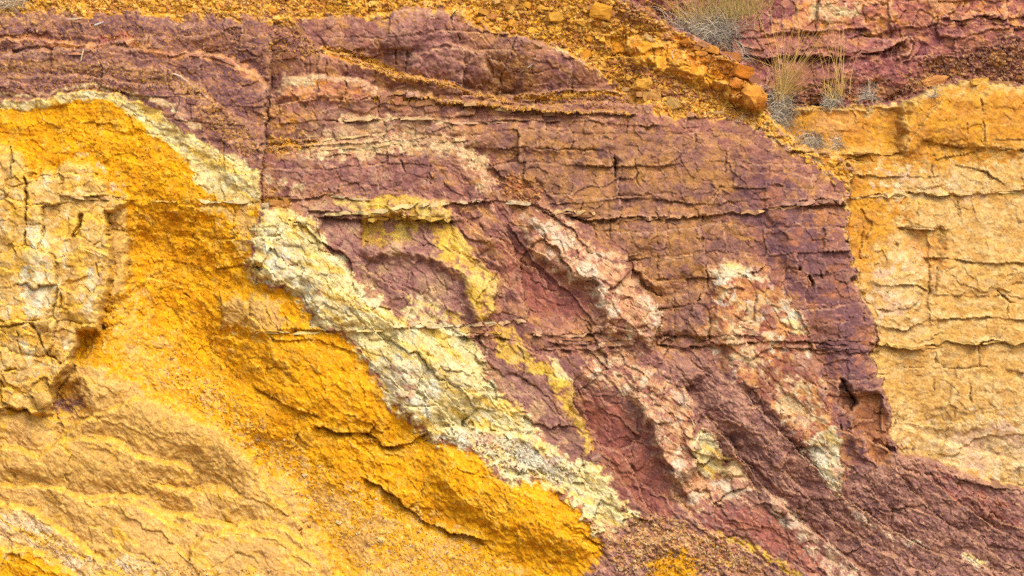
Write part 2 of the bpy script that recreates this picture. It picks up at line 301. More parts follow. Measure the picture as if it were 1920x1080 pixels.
# open joints and cracks: line, half width, depth
CRACKS = [
 ([(150,404),(146,440),(130,450)], 2.6, .12), ([(48,330),(52,420),(46,470)], 2.4, .12), ([(66,612),(84,664),(112,684)], 2.2, .12), ([(175,470),(182,520)], 1.8, .08), ([(30,620),(44,690)], 2.0, .10),
 ([(490,380),(493,300),(500,200),(507,140)], 2.2, .10), ([(156,404),(147,428),(131,448),(118,452)], 3.0, .16), ([(118,452),(105,470),(90,480)], 1.6, .07),
 ([(113,548),(118,560),(100,600)], 1.8, .09), ([(110,545),(116,545)], 4, .14), ([(53,604),(66,612)], 4.5, .18), ([(0,612),(30,610),(55,604)], 1.8, .08), ([(0,700),(25,690)], 2, .09),
 ([(45,300),(50,380),(52,430),(40,480)], 2.0, .06), ([(20,350),(60,338)], 1.6, .06), ([(140,690),(105,735),(100,760)], 3, .10), ([(20,880),(24,905)], 4, .14),
 ([(1152,330),(1151,300),(1153,286)], 2.6, .18), ([(1190,300),(1196,340),(1215,372)], 1.6, .07), ([(1306,250),(1304,320)], 2.0, .09), ([(1360,290),(1358,325)], 1.5, .07),
 ([(1318,405),(1320,470),(1326,520),(1332,600),(1330,650)], 2.2, .10), ([(1140,372),(1141,398)], 2.2, .10), ([(1094,380),(1090,398)], 1.6, .08), ([(1145,420),(1147,465)], 1.8, .07), ([(1112,425),(1120,445)], 1.2, .05),
 ([(1232,455),(1236,520)], 1.6, .06), ([(1212,380),(1213,410)], 1.4, .06), ([(1265,540),(1264,620)], 1.4, .06), ([(1238,580),(1280,578)], 2.4, .12), ([(1305,588),(1330,596)], 1.6, .07),
 ([(1516,470),(1508,490),(1500,506)], 2.8, .22), ([(1520,516),(1526,530),(1522,546)], 3.2, .22), ([(1536,505),(1540,520)], 1.6, .10), ([(1440,460),(1480,470),(1500,505)], 1.4, .06), ([(1622,588),(1620,602)], 2.2, .14),
 ([(1578,940),(1579,860),(1578,780)], 2.0, .12), ([(1584,714),(1606,756),(1590,775),(1578,780)], 2.6, .20), ([(1700,1008),(1699,960),(1696,930)], 2.2, .12), ([(1640,930),(1660,950),(1690,958)], 1.8, .09), ([(1625,950),(1628,990)], 1.4, .07), ([(1676,945),(1676,985)], 1.5, .08), ([(1640,910),(1656,930)], 1.4, .06),
 ([(1415,500),(1414,560),(1412,600)], 1.8, .09), ([(1396,515),(1365,505)], 1.2, .05), ([(1355,640),(1400,636)], 1.4, .07), ([(1500,705),(1520,740),(1578,780)], 1.8, .08), ([(1440,540),(1470,545)], 1.2, .05), ([(1395,570),(1400,590),(1385,596)], 1.2, .05),
 ([(762,88),(764,110),(758,130)], 2.2, .10), ([(740,92),(740,118)], 1.8, .08), ([(693,95),(694,125)], 1.4, .06), ([(647,120),(647,160)], 2.0, .10), ([(609,112),(609,155)], 1.2, .06), ([(580,110),(579,155)], 1.2, .06), ([(645,165),(644,185)], 1.6, .07), ([(609,145),(609,185)], 1.2, .05),
 ([(850,25),(848,50),(868,80)], 1.6, .07), ([(776,180),(772,205)], 1.4, .05), ([(847,232),(848,245)], 1.6, .07), ([(746,265),(752,300),(760,330)], 2.0, .10), ([(925,190),(935,155),(945,120)], 2.0, .09), ([(945,120),(960,100)], 1.6, .07), ([(885,90),(905,125),(906,155)], 1.8, .08),
 ([(1074,140),(1073,178)], 2.0, .10), ([(1002,105),(1002,135)], 1.6, .07), ([(1046,135),(1048,155)], 1.4, .06), ([(960,130),(1002,134),(1030,128)], 1.2, .05), ([(1009,230),(1010,275)], 1.4, .06), ([(1074,235),(1072,280)], 1.4, .06), ([(1100,280),(1060,345)], 1.2, .05), ([(960,276),(1050,280),(1130,282)], 1.3, .06), ([(1270,205),(1300,260)], 1.2, .05),
 ([(718,490),(740,530),(725,560)], 1.2, .04), ([(770,500),(768,530)], 1.2, .05), ([(835,525),(840,560)], 1.2, .05), ([(810,570),(806,600)], 1.4, .06), ([(880,505),(900,495),(930,470)], 1.4, .06), ([(905,420),(918,450),(915,490)], 1.6, .07), ([(640,400),(636,470)], 1.2, .05), ([(600,400),(597,440)], 1.2, .05),
 ([(965,640),(975,655),(985,680)], 1.6, .07), ([(1020,680),(1024,720)], 1.5, .06), ([(850,770),(835,800),(830,830)], 1.3, .05), ([(735,685),(795,720),(800,790)], 1.4, .05), ([(760,760),(830,762)], 1.4, .05), ([(880,690),(900,680),(875,705)], 1.2, .05),
 ([(1085,960),(1080,975)], 1.6, .06), ([(1013,940),(1013,1000)], 1.3, .05), ([(808,860),(795,900),(790,930)], 1.6, .06), ([(870,880),(872,910)], 1.4, .05), ([(900,940),(898,1000)], 1.4, .05), ([(667,690),(690,770),(700,795)], 1.4, .05),
 ([(1505,205),(1512,285)], 1.0, .03), ([(1578,200),(1579,250)], 2.0, .10), ([(1690,215),(1689,260)], 2.2, .10), ([(1842,185),(1845,240),(1846,265)], 1.5, .08), ([(1810,230),(1812,255)], 1.4, .06), ([(1615,208),(1618,240)], 1.5, .07), ([(1725,378),(1724,425)], 1.6, .07), ([(1795,378),(1798,420)], 1.8, .08), ([(1615,395),(1616,490)], 1.8, .08), ([(1680,390),(1681,480)], 1.4, .05), ([(1754,505),(1755,575)], 1.6, .06), ([(1742,500),(1741,580)], 1.4, .06), ([(1755,660),(1754,700),(1752,730)], 1.4, .06), ([(1833,650),(1835,690)], 1.2, .05), ([(1870,545),(1890,568),(1920,570)], 1.8, .09), ([(1890,570),(1888,600)], 1.3, .06), ([(1680,690),(1760,692),(1850,688)], 1.2, .04), ([(1820,720),(1822,756)], 1.8, .08), ([(1682,770),(1680,800)], 1.8, .08), ([(1750,310),(1753,330)], 1.4, .06), ([(1855,320),(1858,360)], 1.8, .08), ([(1560,315),(1585,300),(1620,300)], 1.3, .06),
 ([(1224,95),(1225,118)], 1.6, .07), ([(1248,85),(1252,125)], 1.6, .07), ([(1295,127),(1296,150)], 1.5, .07), ([(1252,124),(1300,126)], 1.2, .05), ([(1365,205),(1372,160)], 1.4, .06), ([(1385,170),(1392,195)], 1.2, .05), ([(1680,90),(1676,118)], 4, .16), ([(1595,95),(1600,130)], 1.4, .05), ([(1675,45),(1700,20)], 1.3, .05), ([(1618,0),(1620,50)], 1.5, .07), ([(1760,100),(1775,130)], 1.2, .05), ([(1640,100),(1672,96)], 2.0, .08),
 ([(400,795),(460,800)], 1.2, .04), ([(365,1005),(360,1020)], 1.6, .06), ([(350,870),(460,868)], 1.2, .03), ([(195,945),(190,960)], 1.4, .05), ([(558,998),(570,990),(580,995)], 1.6, .06), ([(175,1035),(172,1075)], 1.8, .07),
 ([(300,483),(330,480)], 1.2, .05), ([(345,552),(365,560),(370,575)], 1.4, .06), ([(408,515),(420,518)], 2.0, .08), ([(437,385),(436,480)], 1.6, .06), ([(440,425),(478,425)], 1.6, .05), ([(440,487),(475,485)], 1.2, .04), ([(418,560),(417,612)], 2.0, .08), ([(465,565),(466,620)], 1.2, .05), ([(520,570),(535,600),(535,620)], 1.6, .06), ([(460,700),(520,690),(560,700)], 1.1, .04),
]

# palettes: display colours; base, then (colour, field, share from, softness, strength)
PAL = {
'purple': [(151,96,79), ((128,82,75),'M1',.55,.18,.8), ((177,122,83),'M2',.58,.2,.7), ((180,126,101),'S1',.70,.16,.55), ((193,138,70),'D2',.74,.12,.6), ((117,76,72),'C2',.82,.1,.4), ((201,157,121),'S2',.88,.06,.55)],
'bank': [(139,93,83), ((116,76,75),'H1',.50,.2,.85), ((163,110,83),'M2',.60,.18,.65), ((194,134,60),'F1',.80,.08,.7), ((186,140,111),'H2',.84,.08,.6), ((101,67,68),'S1',.82,.1,.5)],
'ochre': [(224,150,6), ((232,164,10),'M1',.5,.3,.8), ((208,136,8),'S1',.62,.16,.7), ((208,154,64),'M2',.84,.07,.5), ((238,178,24),'F1',.76,.16,.5), ((202,128,10),'D1',.72,.14,.55), ((222,168,60),'V2',.84,.08,.45), ((214,166,84),'S2',.91,.05,.55)],
'sand': [(222,162,50), ((230,178,84),'M1',.54,.2,.75), ((218,152,22),'S1',.56,.2,.75), ((208,156,88),'M2',.68,.16,.65), ((184,136,110),'F1',.86,.06,.6), ((238,200,126),'F2',.88,.05,.7)],
'tan': [(214,164,86), ((202,152,77),'M1',.54,.2,.75), ((230,174,60),'D1',.76,.12,.6), ((222,180,109),'S1',.66,.16,.6), ((234,174,39),'V1',.86,.07,.6), ((208,156,89),'M2',.66,.16,.6), ((228,190,121),'F2',.8,.1,.5)],
'tan_face': [(208,158,82), ((198,149,77),'M1',.5,.2,.75), ((222,172,74),'S1',.78,.12,.5), ((216,172,97),'F1',.6,.2,.6), ((230,172,50),'V1',.88,.06,.5)],
'chalk':    [(222,184,124), ((206,160,96),'S1',.45,.2,.9), ((228,200,160),'M1',.6,.15,.8), ((232,178,60),'D2',.64,.14,.85), ((190,146,110),'F1',.76,.12,.6)],
'crag': [(214,170,92), ((202,152,72),'M1',.54,.16,.8), ((222,190,130),'S1',.64,.14,.7), ((224,206,170),'V2',.87,.06,.7), ((230,174,56),'M2',.72,.12,.75), ((194,140,74),'S2',.76,.12,.5)],
'pale': [(220,196,130), ((214,184,108),'M1',.55,.2,.75), ((226,208,154),'S1',.56,.2,.75), ((212,202,168),'M2',.76,.12,.55), ((230,184,72),'D1',.74,.12,.75), ((206,172,112),'S2',.78,.1,.5)],
'mauve': [(161,113,96), ((144,96,86),'M1',.5,.18,.85), ((186,144,116),'S1',.62,.14,.65), ((200,163,110),'M2',.72,.12,.65), ((134,88,82),'C2',.76,.1,.45)],
'lemon':    [(216,172,64), ((226,186,72),'S1',.5,.2,.8), ((198,150,72),'M1',.62,.14,.7), ((222,192,112),'M2',.72,.14,.7), ((160,106,88),'S2',.83,.07,.8)],
'seam':     [(214,182,130), ((204,160,108),'S1',.5,.2,.8), ((190,136,102),'M1',.64,.14,.8), ((228,208,160),'F1',.7,.15,.7)],
'deepred': [(156,92,76), ((139,80,71),'M1',.52,.2,.75), ((171,106,76),'M2',.62,.18,.6), ((179,116,94),'S1',.78,.12,.45)],
'mottle': [(192,136,104), ((154,98,86),'S1',.56,.10,.9), ((218,184,138),'S2',.54,.10,.85), ((208,150,100),'M1',.58,.14,.6), ((224,204,172),'M2',.74,.08,.75)],
'rust': [(153,106,74), ((127,86,77),'M1',.54,.18,.85), ((175,122,64),'M2',.54,.2,.75), ((114,78,75),'S1',.78,.10,.5), ((164,109,86),'S2',.72,.12,.5), ((184,133,72),'V2',.78,.12,.5)],
'rustwhite':[(186,124,76), ((160,94,74),'M1',.54,.12,.85), ((216,186,140),'M2',.66,.08,.9), ((206,148,82),'S1',.6,.12,.7), ((220,206,180),'S2',.84,.06,.8), ((140,84,74),'C2',.74,.08,.6)],
'white': [(220,204,162), ((210,182,130),'S1',.6,.16,.8), ((196,144,112),'M1',.78,.1,.7), ((212,206,184),'M2',.68,.1,.6), ((224,188,96),'D1',.82,.1,.6)],
'dark': [(142,96,86), ((122,82,78),'S1',.54,.18,.75), ((164,116,96),'M2',.58,.2,.7), ((110,76,74),'C2',.80,.1,.35), ((192,142,118),'D1',.78,.10,.6), ((172,126,90),'F1',.84,.08,.55), ((206,164,100),'F2',.92,.04,.8)],
'edge': [(131,87,81), ((116,76,77),'M1',.5,.18,.85), ((159,101,71),'M2',.62,.16,.7), ((174,108,69),'S1',.82,.09,.6), ((106,72,75),'C2',.74,.1,.45)],
'ironface': [(162,102,62), ((142,90,64),'S1',.5,.2,.8), ((176,116,66),'M1',.6,.2,.6)],
'rubble':   [(216,148,40), ((187,116,46),'C3',.54,.1,.9), ((237,175,61),'C3b',.62,.1,.85), ((227,164,37),'M1',.56,.2,.6), ((170,102,53),'F1',.72,.12,.7), ((245,204,114),'F2',.88,.06,.8)],
'rubblered':[(178,112,60), ((150,90,62),'C3',.5,.1,.9), ((204,142,72),'C3b',.66,.1,.8), ((214,150,46),'M1',.66,.14,.6), ((226,180,124),'F2',.9,.05,.8)],
'orange':   [(222,147,34), ((210,129,28),'M1',.54,.2,.8), ((233,167,49),'M2',.6,.2,.7), ((194,114,40),'S1',.74,.1,.7)],
'orangedeep':[(206,124,30), ((186,106,34),'S1',.52,.2,.8), ((220,142,40),'M2',.6,.2,.7)],
'wall': [(160,96,84), ((142,80,78),'M1',.52,.18,.85), ((184,122,88),'M2',.62,.16,.75), ((200,138,76),'D2',.84,.08,.65), ((130,76,78),'S1',.74,.12,.6), ((180,120,106),'S2',.78,.1,.5)],
'walltan':  [(204,138,88), ((190,118,84),'M1',.55,.16,.8), ((216,158,104),'S1',.58,.18,.8), ((160,92,82),'M2',.76,.1,.8), ((206,134,52),'S2',.82,.08,.7)],
'walldark': [(138,86,70), ((110,66,64),'C3',.5,.12,.9), ((176,116,66),'F1',.66,.1,.8), ((196,136,60),'M1',.72,.12,.7), ((206,156,104),'F2',.86,.06,.8)],
'stone': [(202,154,84), ((212,172,108),'M1',.50,.24,.8), ((194,142,68),'M2',.64,.2,.65), ((214,180,122),'S1',.70,.16,.6), ((192,138,70),'S2',.80,.12,.5), ((206,156,64),'H1',.76,.14,.4)],
'stonetop': [(204,138,42), ((190,124,42),'M1',.54,.2,.75), ((212,149,40),'M2',.60,.2,.7), ((196,140,70),'S1',.68,.14,.6), ((182,118,52),'S2',.82,.1,.5)],
'stonepale': [(214,178,122), ((206,164,98),'M1',.52,.2,.85), ((222,192,146),'S1',.6,.18,.8), ((208,164,134),'M2',.72,.12,.6)],
'stoneorange': [(208,146,70), ((214,138,48),'M1',.58,.2,.7), ((204,148,86),'M2',.6,.18,.75)],
'gravel':   [(196,144,96), ((170,108,84),'C3',.5,.12,.9), ((214,172,112),'C3b',.6,.12,.8), ((222,166,60),'F1',.78,.1,.7), ((150,96,84),'F2',.82,.08,.8)],
'wash':     [(171,131,97), ((150,101,86),'M1',.52,.16,.85), ((192,156,114),'H1',.56,.18,.8), ((198,146,80),'S1',.74,.12,.6), ((131,87,80),'S2',.8,.1,.6)],
'pinkwash': [(154,103,90), ((133,85,79),'M1',.54,.18,.8), ((173,125,105),'M2',.58,.18,.75), ((184,140,105),'S1',.76,.12,.6), ((120,77,75),'C2',.8,.1,.45)],
'bankdust': [(158,110,80), ((130,88,80),'H2',.45,.16,.85), ((200,146,70),'F1',.64,.12,.8), ((188,132,98),'S1',.7,.12,.6), ((216,176,120),'F2',.88,.06,.7)],
'vein':     [(206,162,130), ((222,190,150),'S1',.45,.14,.85), ((164,108,94),'S2',.62,.1,.85), ((226,206,176),'M2',.72,.1,.7), ((142,92,84),'F1',.84,.08,.6)],
'hollow':   [(176,124,84), ((146,104,96),'S1',.5,.16,.9), ((214,150,40),'M2',.62,.14,.8)],
}
# relief styles: big block, medium, small cell amplitude (m); fbm; flakes; crack depth; rubble; streaky rills
#            big   med   small fbm   flake crack rub   rill
STYLE = {
'block':    (.056, .022, .007, .008, .012, .022, .000, .000),
'bank':     (.040, .022, .007, .010, .010, .016, .002, .000),
'earth':    (.024, .016, .008, .022, .010, .008, .003, .010),
'sand':     (.000, .003, .004, .014, .002, .000, .006, .004),
'fold':     (.024, .010, .004, .004, .014, .010, .001, .000),
'crag':     (.080, .026, .005, .010, .016, .026, .000, .000),
'pale':     (.080, .040, .007, .008, .006, .018, .001, .000),
'mottle':   (.070, .044, .009, .010, .010, .020, .000, .000),
'dark':     (.046, .026, .011, .010, .012, .016, .002, .000),
'rubble':   (.012, .020, .014, .020, .000, .004, .016, .000),
'ored':     (.070, .036, .008, .008, .008, .040, .002, .000),
'wall':     (.070, .034, .009, .012, .010, .024, .000, .000),
'stone':    (.038, .014, .003, .007, .010, .004, .000, .000),
'chalk':    (.020, .016, .010, .014, .012, .010, .004, .000),
}
BODY_LOOK = {'purple_bank': ('bank','bank'), 'ochre_bank': ('ochre','earth'), 'cream_rib': ('pale','pale'), 'cream_crag': ('crag','crag'), 'tan_slope': ('tan','fold'),
             'rubble_slope': ('rubble','rubble'), 'upper_purple_wall': ('wall','wall'), 'sandstone_cliff': ('stone','stone'), 'purple_talus': ('dark','dark')}
# strata inside the bodies: part name, outline, palette, style or None, edge blur
STRATA = [
 ('purple_cliff','tan_washed_face',[(520,236),(640,214),(860,220),(900,300),(860,312),(760,296),(600,300),(510,290)],'wash',None,16),
 ('purple_cliff','pink_washed_face',[(500,292),(600,300),(760,296),(840,330),(870,372),(620,366),(500,340)],'pinkwash',None,16),
 ('purple_cliff','pink_washed_face',[(720,30),(850,24),(930,66),(900,150),(780,140),(700,100)],'pinkwash',None,18),
 ('purple_cliff','pink_washed_face',[(1080,640),(1250,650),(1290,730),(1340,800),(1320,900),(1250,930),(1180,860),(1100,740)],'pinkwash',None,18),
 ('purple_cliff','rust_face',[(880,230),(1240,232),(1300,260),(1380,300),(1440,340),(1480,400),(1420,480),(1340,490),(1335,660),(1230,640),(1235,560),(1180,480),(1100,430),(1030,400),(1010,370),(940,340)],'rust',None,14),
 ('purple_cliff','mauve_band',[(555,388),(600,384),(680,380),(682,460),(780,470),(830,500),(870,520),(886,560),(902,603),(850,606),(745,600),(720,570),(690,540),(650,500),(612,470),(600,430)],'mauve',None,5),
 ('purple_cliff','yellow_patch',[(620,372),(730,366),(842,377),(846,412),(872,440),(892,480),(927,528),(931,560),(919,604),(894,602),(884,560),(868,520),(845,500),(800,474),(770,464),(680,458),(680,400)],'lemon',None,3),
 ('purple_cliff','mauve_inset',[(684,462),(772,460),(778,436),(820,440),(828,470),(800,480),(770,500),(700,485)],'mauve',None,4),
 ('purple_cliff','mauve_inset',[(712,412),(740,410),(738,434),(722,432)],'mauve',None,3),
 ('purple_cliff','pale_apron',[(745,570),(800,560),(860,585),(880,606),(800,608),(750,602)],'pale',None,10),
 ('purple_cliff','cream_seam',[(500,285),(560,278),(600,268),(640,258),(730,244),(850,258),(885,262),(905,300),(930,350),(945,372),(905,362),(880,318),(850,285),(790,272),(700,290),(600,292),(540,290)],'seam',None,6),
 ('purple_cliff','cream_seam',[(640,220),(740,217),(830,220),(832,229),(740,226),(640,231)],'seam',None,2),
 ('purple_cliff','cream_seam',[(500,338),(545,345),(580,355),(560,362),(510,352)],'seam',None,4),
 ('purple_cliff','pink_seam',[(512,168),(540,146),(600,140),(660,144),(690,152),(730,172),(690,168),(650,152),(600,162),(560,164),(520,176)],'seam',None,3),
 ('purple_cliff','pink_block',[(520,166),(560,164),(640,150),(690,168),(690,182),(600,188),(520,186)],'walltan',None,4),
 ('purple_cliff','stained_face',[(870,100),(900,170),(1000,150),(1060,130),(1000,90),(940,66)],'rust',None,16),
 ('purple_cliff','stained_face',[(930,20),(1000,80),(960,200),(900,180),(920,120),(880,70)],'rust',None,16),
 ('purple_cliff','bench_gravel',[(700,182),(740,180),(840,188),(960,199),(1060,208),(1180,210),(1190,216),(1100,214),(960,206),(830,195),(700,190)],'rubble','rubble',1),
 ('purple_cliff','bench_gravel',[(500,215),(540,205),(570,215),(530,245),(502,245)],'rubblered','bank',8),
 ('purple_cliff','bench_gravel',[(600,84),(680,102),(760,138),(850,156),(960,188),(955,193),(845,163),(742,146),(640,110),(590,96)],'rubble','rubble',2),
 ('purple_cliff','bench_gravel',[(960,180),(1060,170),(1150,172),(1190,180),(1120,180),(1000,184),(960,188)],'rubble','rubble',2),
 ('purple_cliff','bench_gravel',[(490,262),(560,256),(620,268),(560,280),(500,285)],'rubble','rubble',5),
 ('purple_cliff','bench_gravel',[(930,335),(970,332),(1012,352),(1020,376),(960,378)],'rubblered','rubble',5),
 ('purple_cliff','bench_gravel',[(490,360),(540,372),(560,384),(492,388)],'rubble','rubble',4),
 ('purple_cliff','deep_red_face',[(950,430),(972,470),(985,492),(1030,512),(1100,535),(1112,560),(1110,602),(1020,600),(985,575),(962,520),(940,470)],'deepred',None,8),
 ('purple_cliff','mottled_rib',[(1000,398),(1060,410),(1120,466),(1172,486),(1186,528),(1232,558),(1242,605),(1226,644),(1140,622),(1114,545),(1060,512),(1000,478),(980,430)],'mottle','mottle',7),
 ('purple_cliff','mottled_rib',[(1115,655),(1200,656),(1205,700),(1240,716),(1290,736),(1318,770),(1314,830),(1304,904),(1250,894),(1236,860),(1214,795),(1180,745),(1110,735),(1100,690)],'mottle','mottle',6),
 ('purple_cliff','deep_red_face',[(1090,745),(1150,740),(1188,770),(1212,812),(1234,870),(1256,930),(1290,960),(1240,975),(1200,960),(1140,880),(1108,850),(1100,790)],'deepred',None,7),
 ('purple_cliff','yellow_streak',[(930,606),(970,616),(986,648),(1002,680),(1042,688),(1077,718),(1078,758),(1102,800),(1110,852),(1098,862),(1085,812),(1050,762),(1030,722),(990,694),(958,682),(934,660)],'lemon',None,3),
 ('purple_cliff','cream_wedge',[(1018,668),(1050,680),(1078,716),(1060,722),(1040,690)],'pale',None,3),
 ('purple_cliff','mauve_band',[(922,676),(958,684),(990,696),(1030,724),(1050,764),(1084,814),(1097,868),(1070,872),(1030,832),(980,772),(938,740)],'mauve',None,5),
 ('purple_cliff','cream_wedge',[(1310,790),(1332,794),(1347,830),(1362,860),(1357,892),(1304,892)],'pale',None,4),
 ('purple_cliff','pale_boulder',[(1354,880),(1378,864),(1402,890),(1394,904),(1360,902)],'seam',None,2),
 ('purple_cliff','mottled_rib',[(1262,905),(1320,893),(1402,898),(1424,932),(1384,952),(1300,952)],'mottle','mottle',5),
 ('purple_cliff','rust_white_face',[(1338,490),(1380,483),(1432,500),(1475,530),(1512,572),(1524,642),(1547,690),(1576,760),(1590,860),(1584,932),(1545,900),(1510,850),(1470,800),(1420,750),(1370,700),(1344,650),(1336,560)],'rustwhite',None,8),
 ('purple_cliff','white_patch',[(1494,838),(1530,816),(1572,796),(1582,860),(1584,938),(1542,908),(1510,876)],'white',None,3),
 ('purple_cliff','white_patch',[(1338,500),(1362,484),(1396,488),(1416,512),(1440,520),(1436,532),(1400,516),(1376,518),(1352,534),(1336,540)],'white',None,3),
 ('purple_cliff','white_patch',[(1470,560),(1500,585),(1512,620),(1500,640),(1478,600)],'white',None,5),
 ('purple_cliff','white_patch',[(1455,690),(1500,720),(1530,790),(1500,800),(1460,740)],'seam',None,10),
 ('purple_cliff','white_patch',[(1360,600),(1400,590),(1410,640),(1440,700),(1400,700),(1370,650)],'seam',None,9),
 ('purple_cliff','white_patch',[(1505,652),(1528,655),(1530,680),(1512,684)],'white',None,4),
 ('purple_cliff','dark_edge_face',[(1390,330),(1440,300),(1500,380),(1582,384),(1592,470),(1612,540),(1643,612),(1642,660),(1668,750),(1692,852),(1682,872),(1604,866),(1582,760),(1545,690),(1524,600),(1482,540),(1420,484),(1386,420)],'edge',None,10),
 ('purple_cliff','iron_stained_face',[(1592,738),(1614,734),(1642,746),(1668,790),(1674,862),(1640,872),(1612,800)],'ironface',None,3),
 ('purple_cliff','iron_stained_face',[(1510,392),(1575,388),(1582,440),(1540,430)],'ironface',None,8),
 ('cream_rib','white_blocky_bed',[(722,684),(760,670),(822,700),(830,740),(790,790),(752,762),(722,730)],'white',None,5),
 ('cream_rib','white_blocky_bed',[(490,470),(540,460),(575,520),(600,560),(640,600),(610,612),(560,552),(510,530)],'white',None,14),
 ('cream_rib','pale_scree',[(820,800),(900,800),(1000,820),(1090,875),(1060,910),(980,880),(900,850),(840,836)],'white','sand',10),
 ('cream_rib','pale_scree',[(1090,960),(1130,1000),(1190,980),(1180,1010),(1140,1060),(1100,1080),(1130,1040)],'gravel','sand',8),
 ('purple_bank','pink_ledge',[(-E,64),(30,66),(100,70),(170,78),(182,92),(100,86),(0,80),(-E,80)],'walltan','block',3),
 ('purple_bank','pink_ledge',[(175,64),(220,60),(280,78),(300,94),(345,92),(348,106),(280,102),(230,78),(180,84)],'walltan','block',3),
 ('purple_bank','pink_ledge',[(320,95),(380,97),(440,108),(482,134),(504,166),(470,148),(420,120),(370,109),(325,107)],'walltan','block',3),
 ('purple_bank','dusty_layer',[(-E,116),(100,112),(250,118),(340,135),(400,178),(482,258),(488,290),(430,272),(380,216),(320,162),(240,140),(100,134),(-E,130)],'bankdust','bank',3),
 ('purple_bank','dusty_layer',[(-E,30),(60,26),(160,32),(160,42),(60,48),(-E,50)],'bankdust','bank',5),
 ('purple_bank','pale_thread',[(-E,176),(60,172),(160,160),(215,164),(300,186),(380,232),(376,240),(300,196),(215,171),(160,167),(60,180),(-E,184)],'seam',None,1),
 ('ochre_bank','arch_seam',[(-E,190),(0,191),(60,188),(130,177),(160,172),(220,176),(262,190),(300,210),(335,235),(365,254),(405,278),(445,296),(490,322),(490,376),(470,380),(420,374),(372,352),(360,320),(340,292),(310,268),(282,250),(262,226),(230,202),(200,187),(150,189),(110,198),(60,204),(0,206),(-E,210)],'pale','bank',3),
 ('ochre_bank','sandy_talus',[(214,470),(246,480),(262,560),(290,640),(370,720),(470,800),(560,866),(650,914),(750,958),(850,1004),(940,1050),(980,1080),(990,1080+E),(650,1080+E),(630,1080),(580,980),(520,900),(450,840),(380,790),(300,745),(240,712),(196,690),(205,620),(222,560)],'sand','sand',16),
 ('ochre_bank','tan_column',[(204,398),(238,386),(242,470),(234,558),(204,556)],'tan_face','fold',3),
 ('ochre_bank','pink_gully',[(120,280),(160,290),(190,320),(220,370),(236,372),(210,330),(175,290),(140,270)],'stonepale','sand',6),
 ('ochre_bank','cracked_corner',[(370,380),(480,378),(478,480),(440,490),(436,410),(380,410)],'tan','block',8),
 ('ochre_bank','tan_block',[(418,562),(470,560),(530,570),(535,622),(470,624),(418,612)],'tan_face','block',4),
 ('cream_crag','white_streak',[(60,430),(80,410),(95,470),(90,530),(110,540),(90,580),(70,598),(48,580),(45,540),(60,500)],'white',None,7),
 ('cream_crag','white_streak',[(45,630),(60,650),(68,700),(55,704),(48,670)],'white',None,4),
 ('cream_crag','white_streak',[(160,490),(180,540),(178,575),(165,570),(158,520)],'white',None,6),
 ('tan_slope','tan_face',[(60,862),(112,836),(200,832),(262,868),(308,876),(310,930),(250,932),(120,922),(70,905)],'tan_face',None,8),
 ('tan_slope','tan_face',[(130,820),(200,775),(290,752),(400,815),(470,868),(465,930),(372,930),(340,880),(262,862),(200,828)],'tan_face',None,8),
 ('tan_slope','tan_face',[(160,765),(240,720),(290,748),(220,770),(180,790)],'tan_face',None,12),
 ('tan_slope','chalky_band',[(-E,948),(0,950),(60,966),(100,988),(140,1020),(180,1050),(230,1040),(300,1062),(340,1090),(150,1086),(100,1052),(50,1026),(0,1024),(-E,1016)],'chalk','chalk',6),
 ('tan_slope','ochre_foot',[(-E,1030),(0,1030),(60,1036),(100,1056),(150,1090),(160,1080+E),(-E,1080+E)],'ochre','earth',4),
 ('tan_slope','dark_hollow',[(104,722),(150,717),(156,770),(126,784),(104,768)],'hollow','chalk',5),
 ('rubble_slope','orange_ledge',[(1125,50),(1180,70),(1250,80),(1300,118),(1360,135),(1420,150),(1440,202),(1395,202),(1330,165),(1270,152),(1220,130),(1165,112)],'orange','ored',4),
 ('rubble_slope','orange_ledge',[(1260,62),(1320,82),(1350,100),(1402,132),(1430,168),(1442,202),(1375,196),(1360,150),(1300,118)],'orangedeep','ored',3),
 ('rubble_slope','ochre_bulge',[(1040,70),(1080,80),(1130,108),(1150,150),(1132,152),(1090,118),(1050,92)],'rubble','fold',6),
 ('rubble_slope','red_gravel',[(1150,108),(1210,135),(1280,160),(1340,185),(1390,215),(1330,200),(1240,180),(1170,165)],'rubblered','rubble',8),
 ('rubble_slope','red_gravel',[(1160,-E),(1160,0),(1140,20),(1200,60),(1262,70),(1262,50),(1200,18)],'rubblered','rubble',6),
 ('rubble_slope','red_gravel',[(380,-40),(560,-40),(560,15),(460,10)],'rubblered','rubble',10),
 ('rubble_slope','pale_cap',[(1035,86),(1055,84),(1072,104),(1082,122),(1072,120),(1050,100)],'stonepale','stone',2),
 ('rubble_slope','pale_cap',[(1102,132),(1120,134),(1132,146),(1118,146)],'stonepale','stone',2),
 ('rubble_slope','pale_lip',[(1380,228),(1440,245),(1490,285),(1530,318),(1580,345),(1560,350),(1500,318),(1460,285),(1400,252),(1330,240)],'seam','mottle',6),
 ('upper_purple_wall','tan_bed',[(1440,60),(1480,30),(1510,0),(1560,-20),(1620,-40),(1750,-30),(1850,0),(1920,8),(1920+E,8),(1920+E,34),(1800,36),(1720,42),(1620,56),(1540,62),(1480,64)],'walltan',None,8),
 ('upper_purple_wall','white_patch',[(1520,18),(1560,8),(1605,8),(1612,30),(1570,36),(1525,40)],'seam',None,5),
 ('upper_purple_wall','shaly_slope',[(1640,196),(1690,155),(1760,112),(1850,82),(1920,64),(1920+E,50),(1920+E,168),(1920,163),(1830,150),(1760,163),(1700,190)],'walldark','rubble',8),
 ('upper_purple_wall','shaly_slope',[(1440,200),(1490,160),(1560,170),(1640,160),(1690,150),(1650,196),(1540,200)],'walldark','rubble',10),
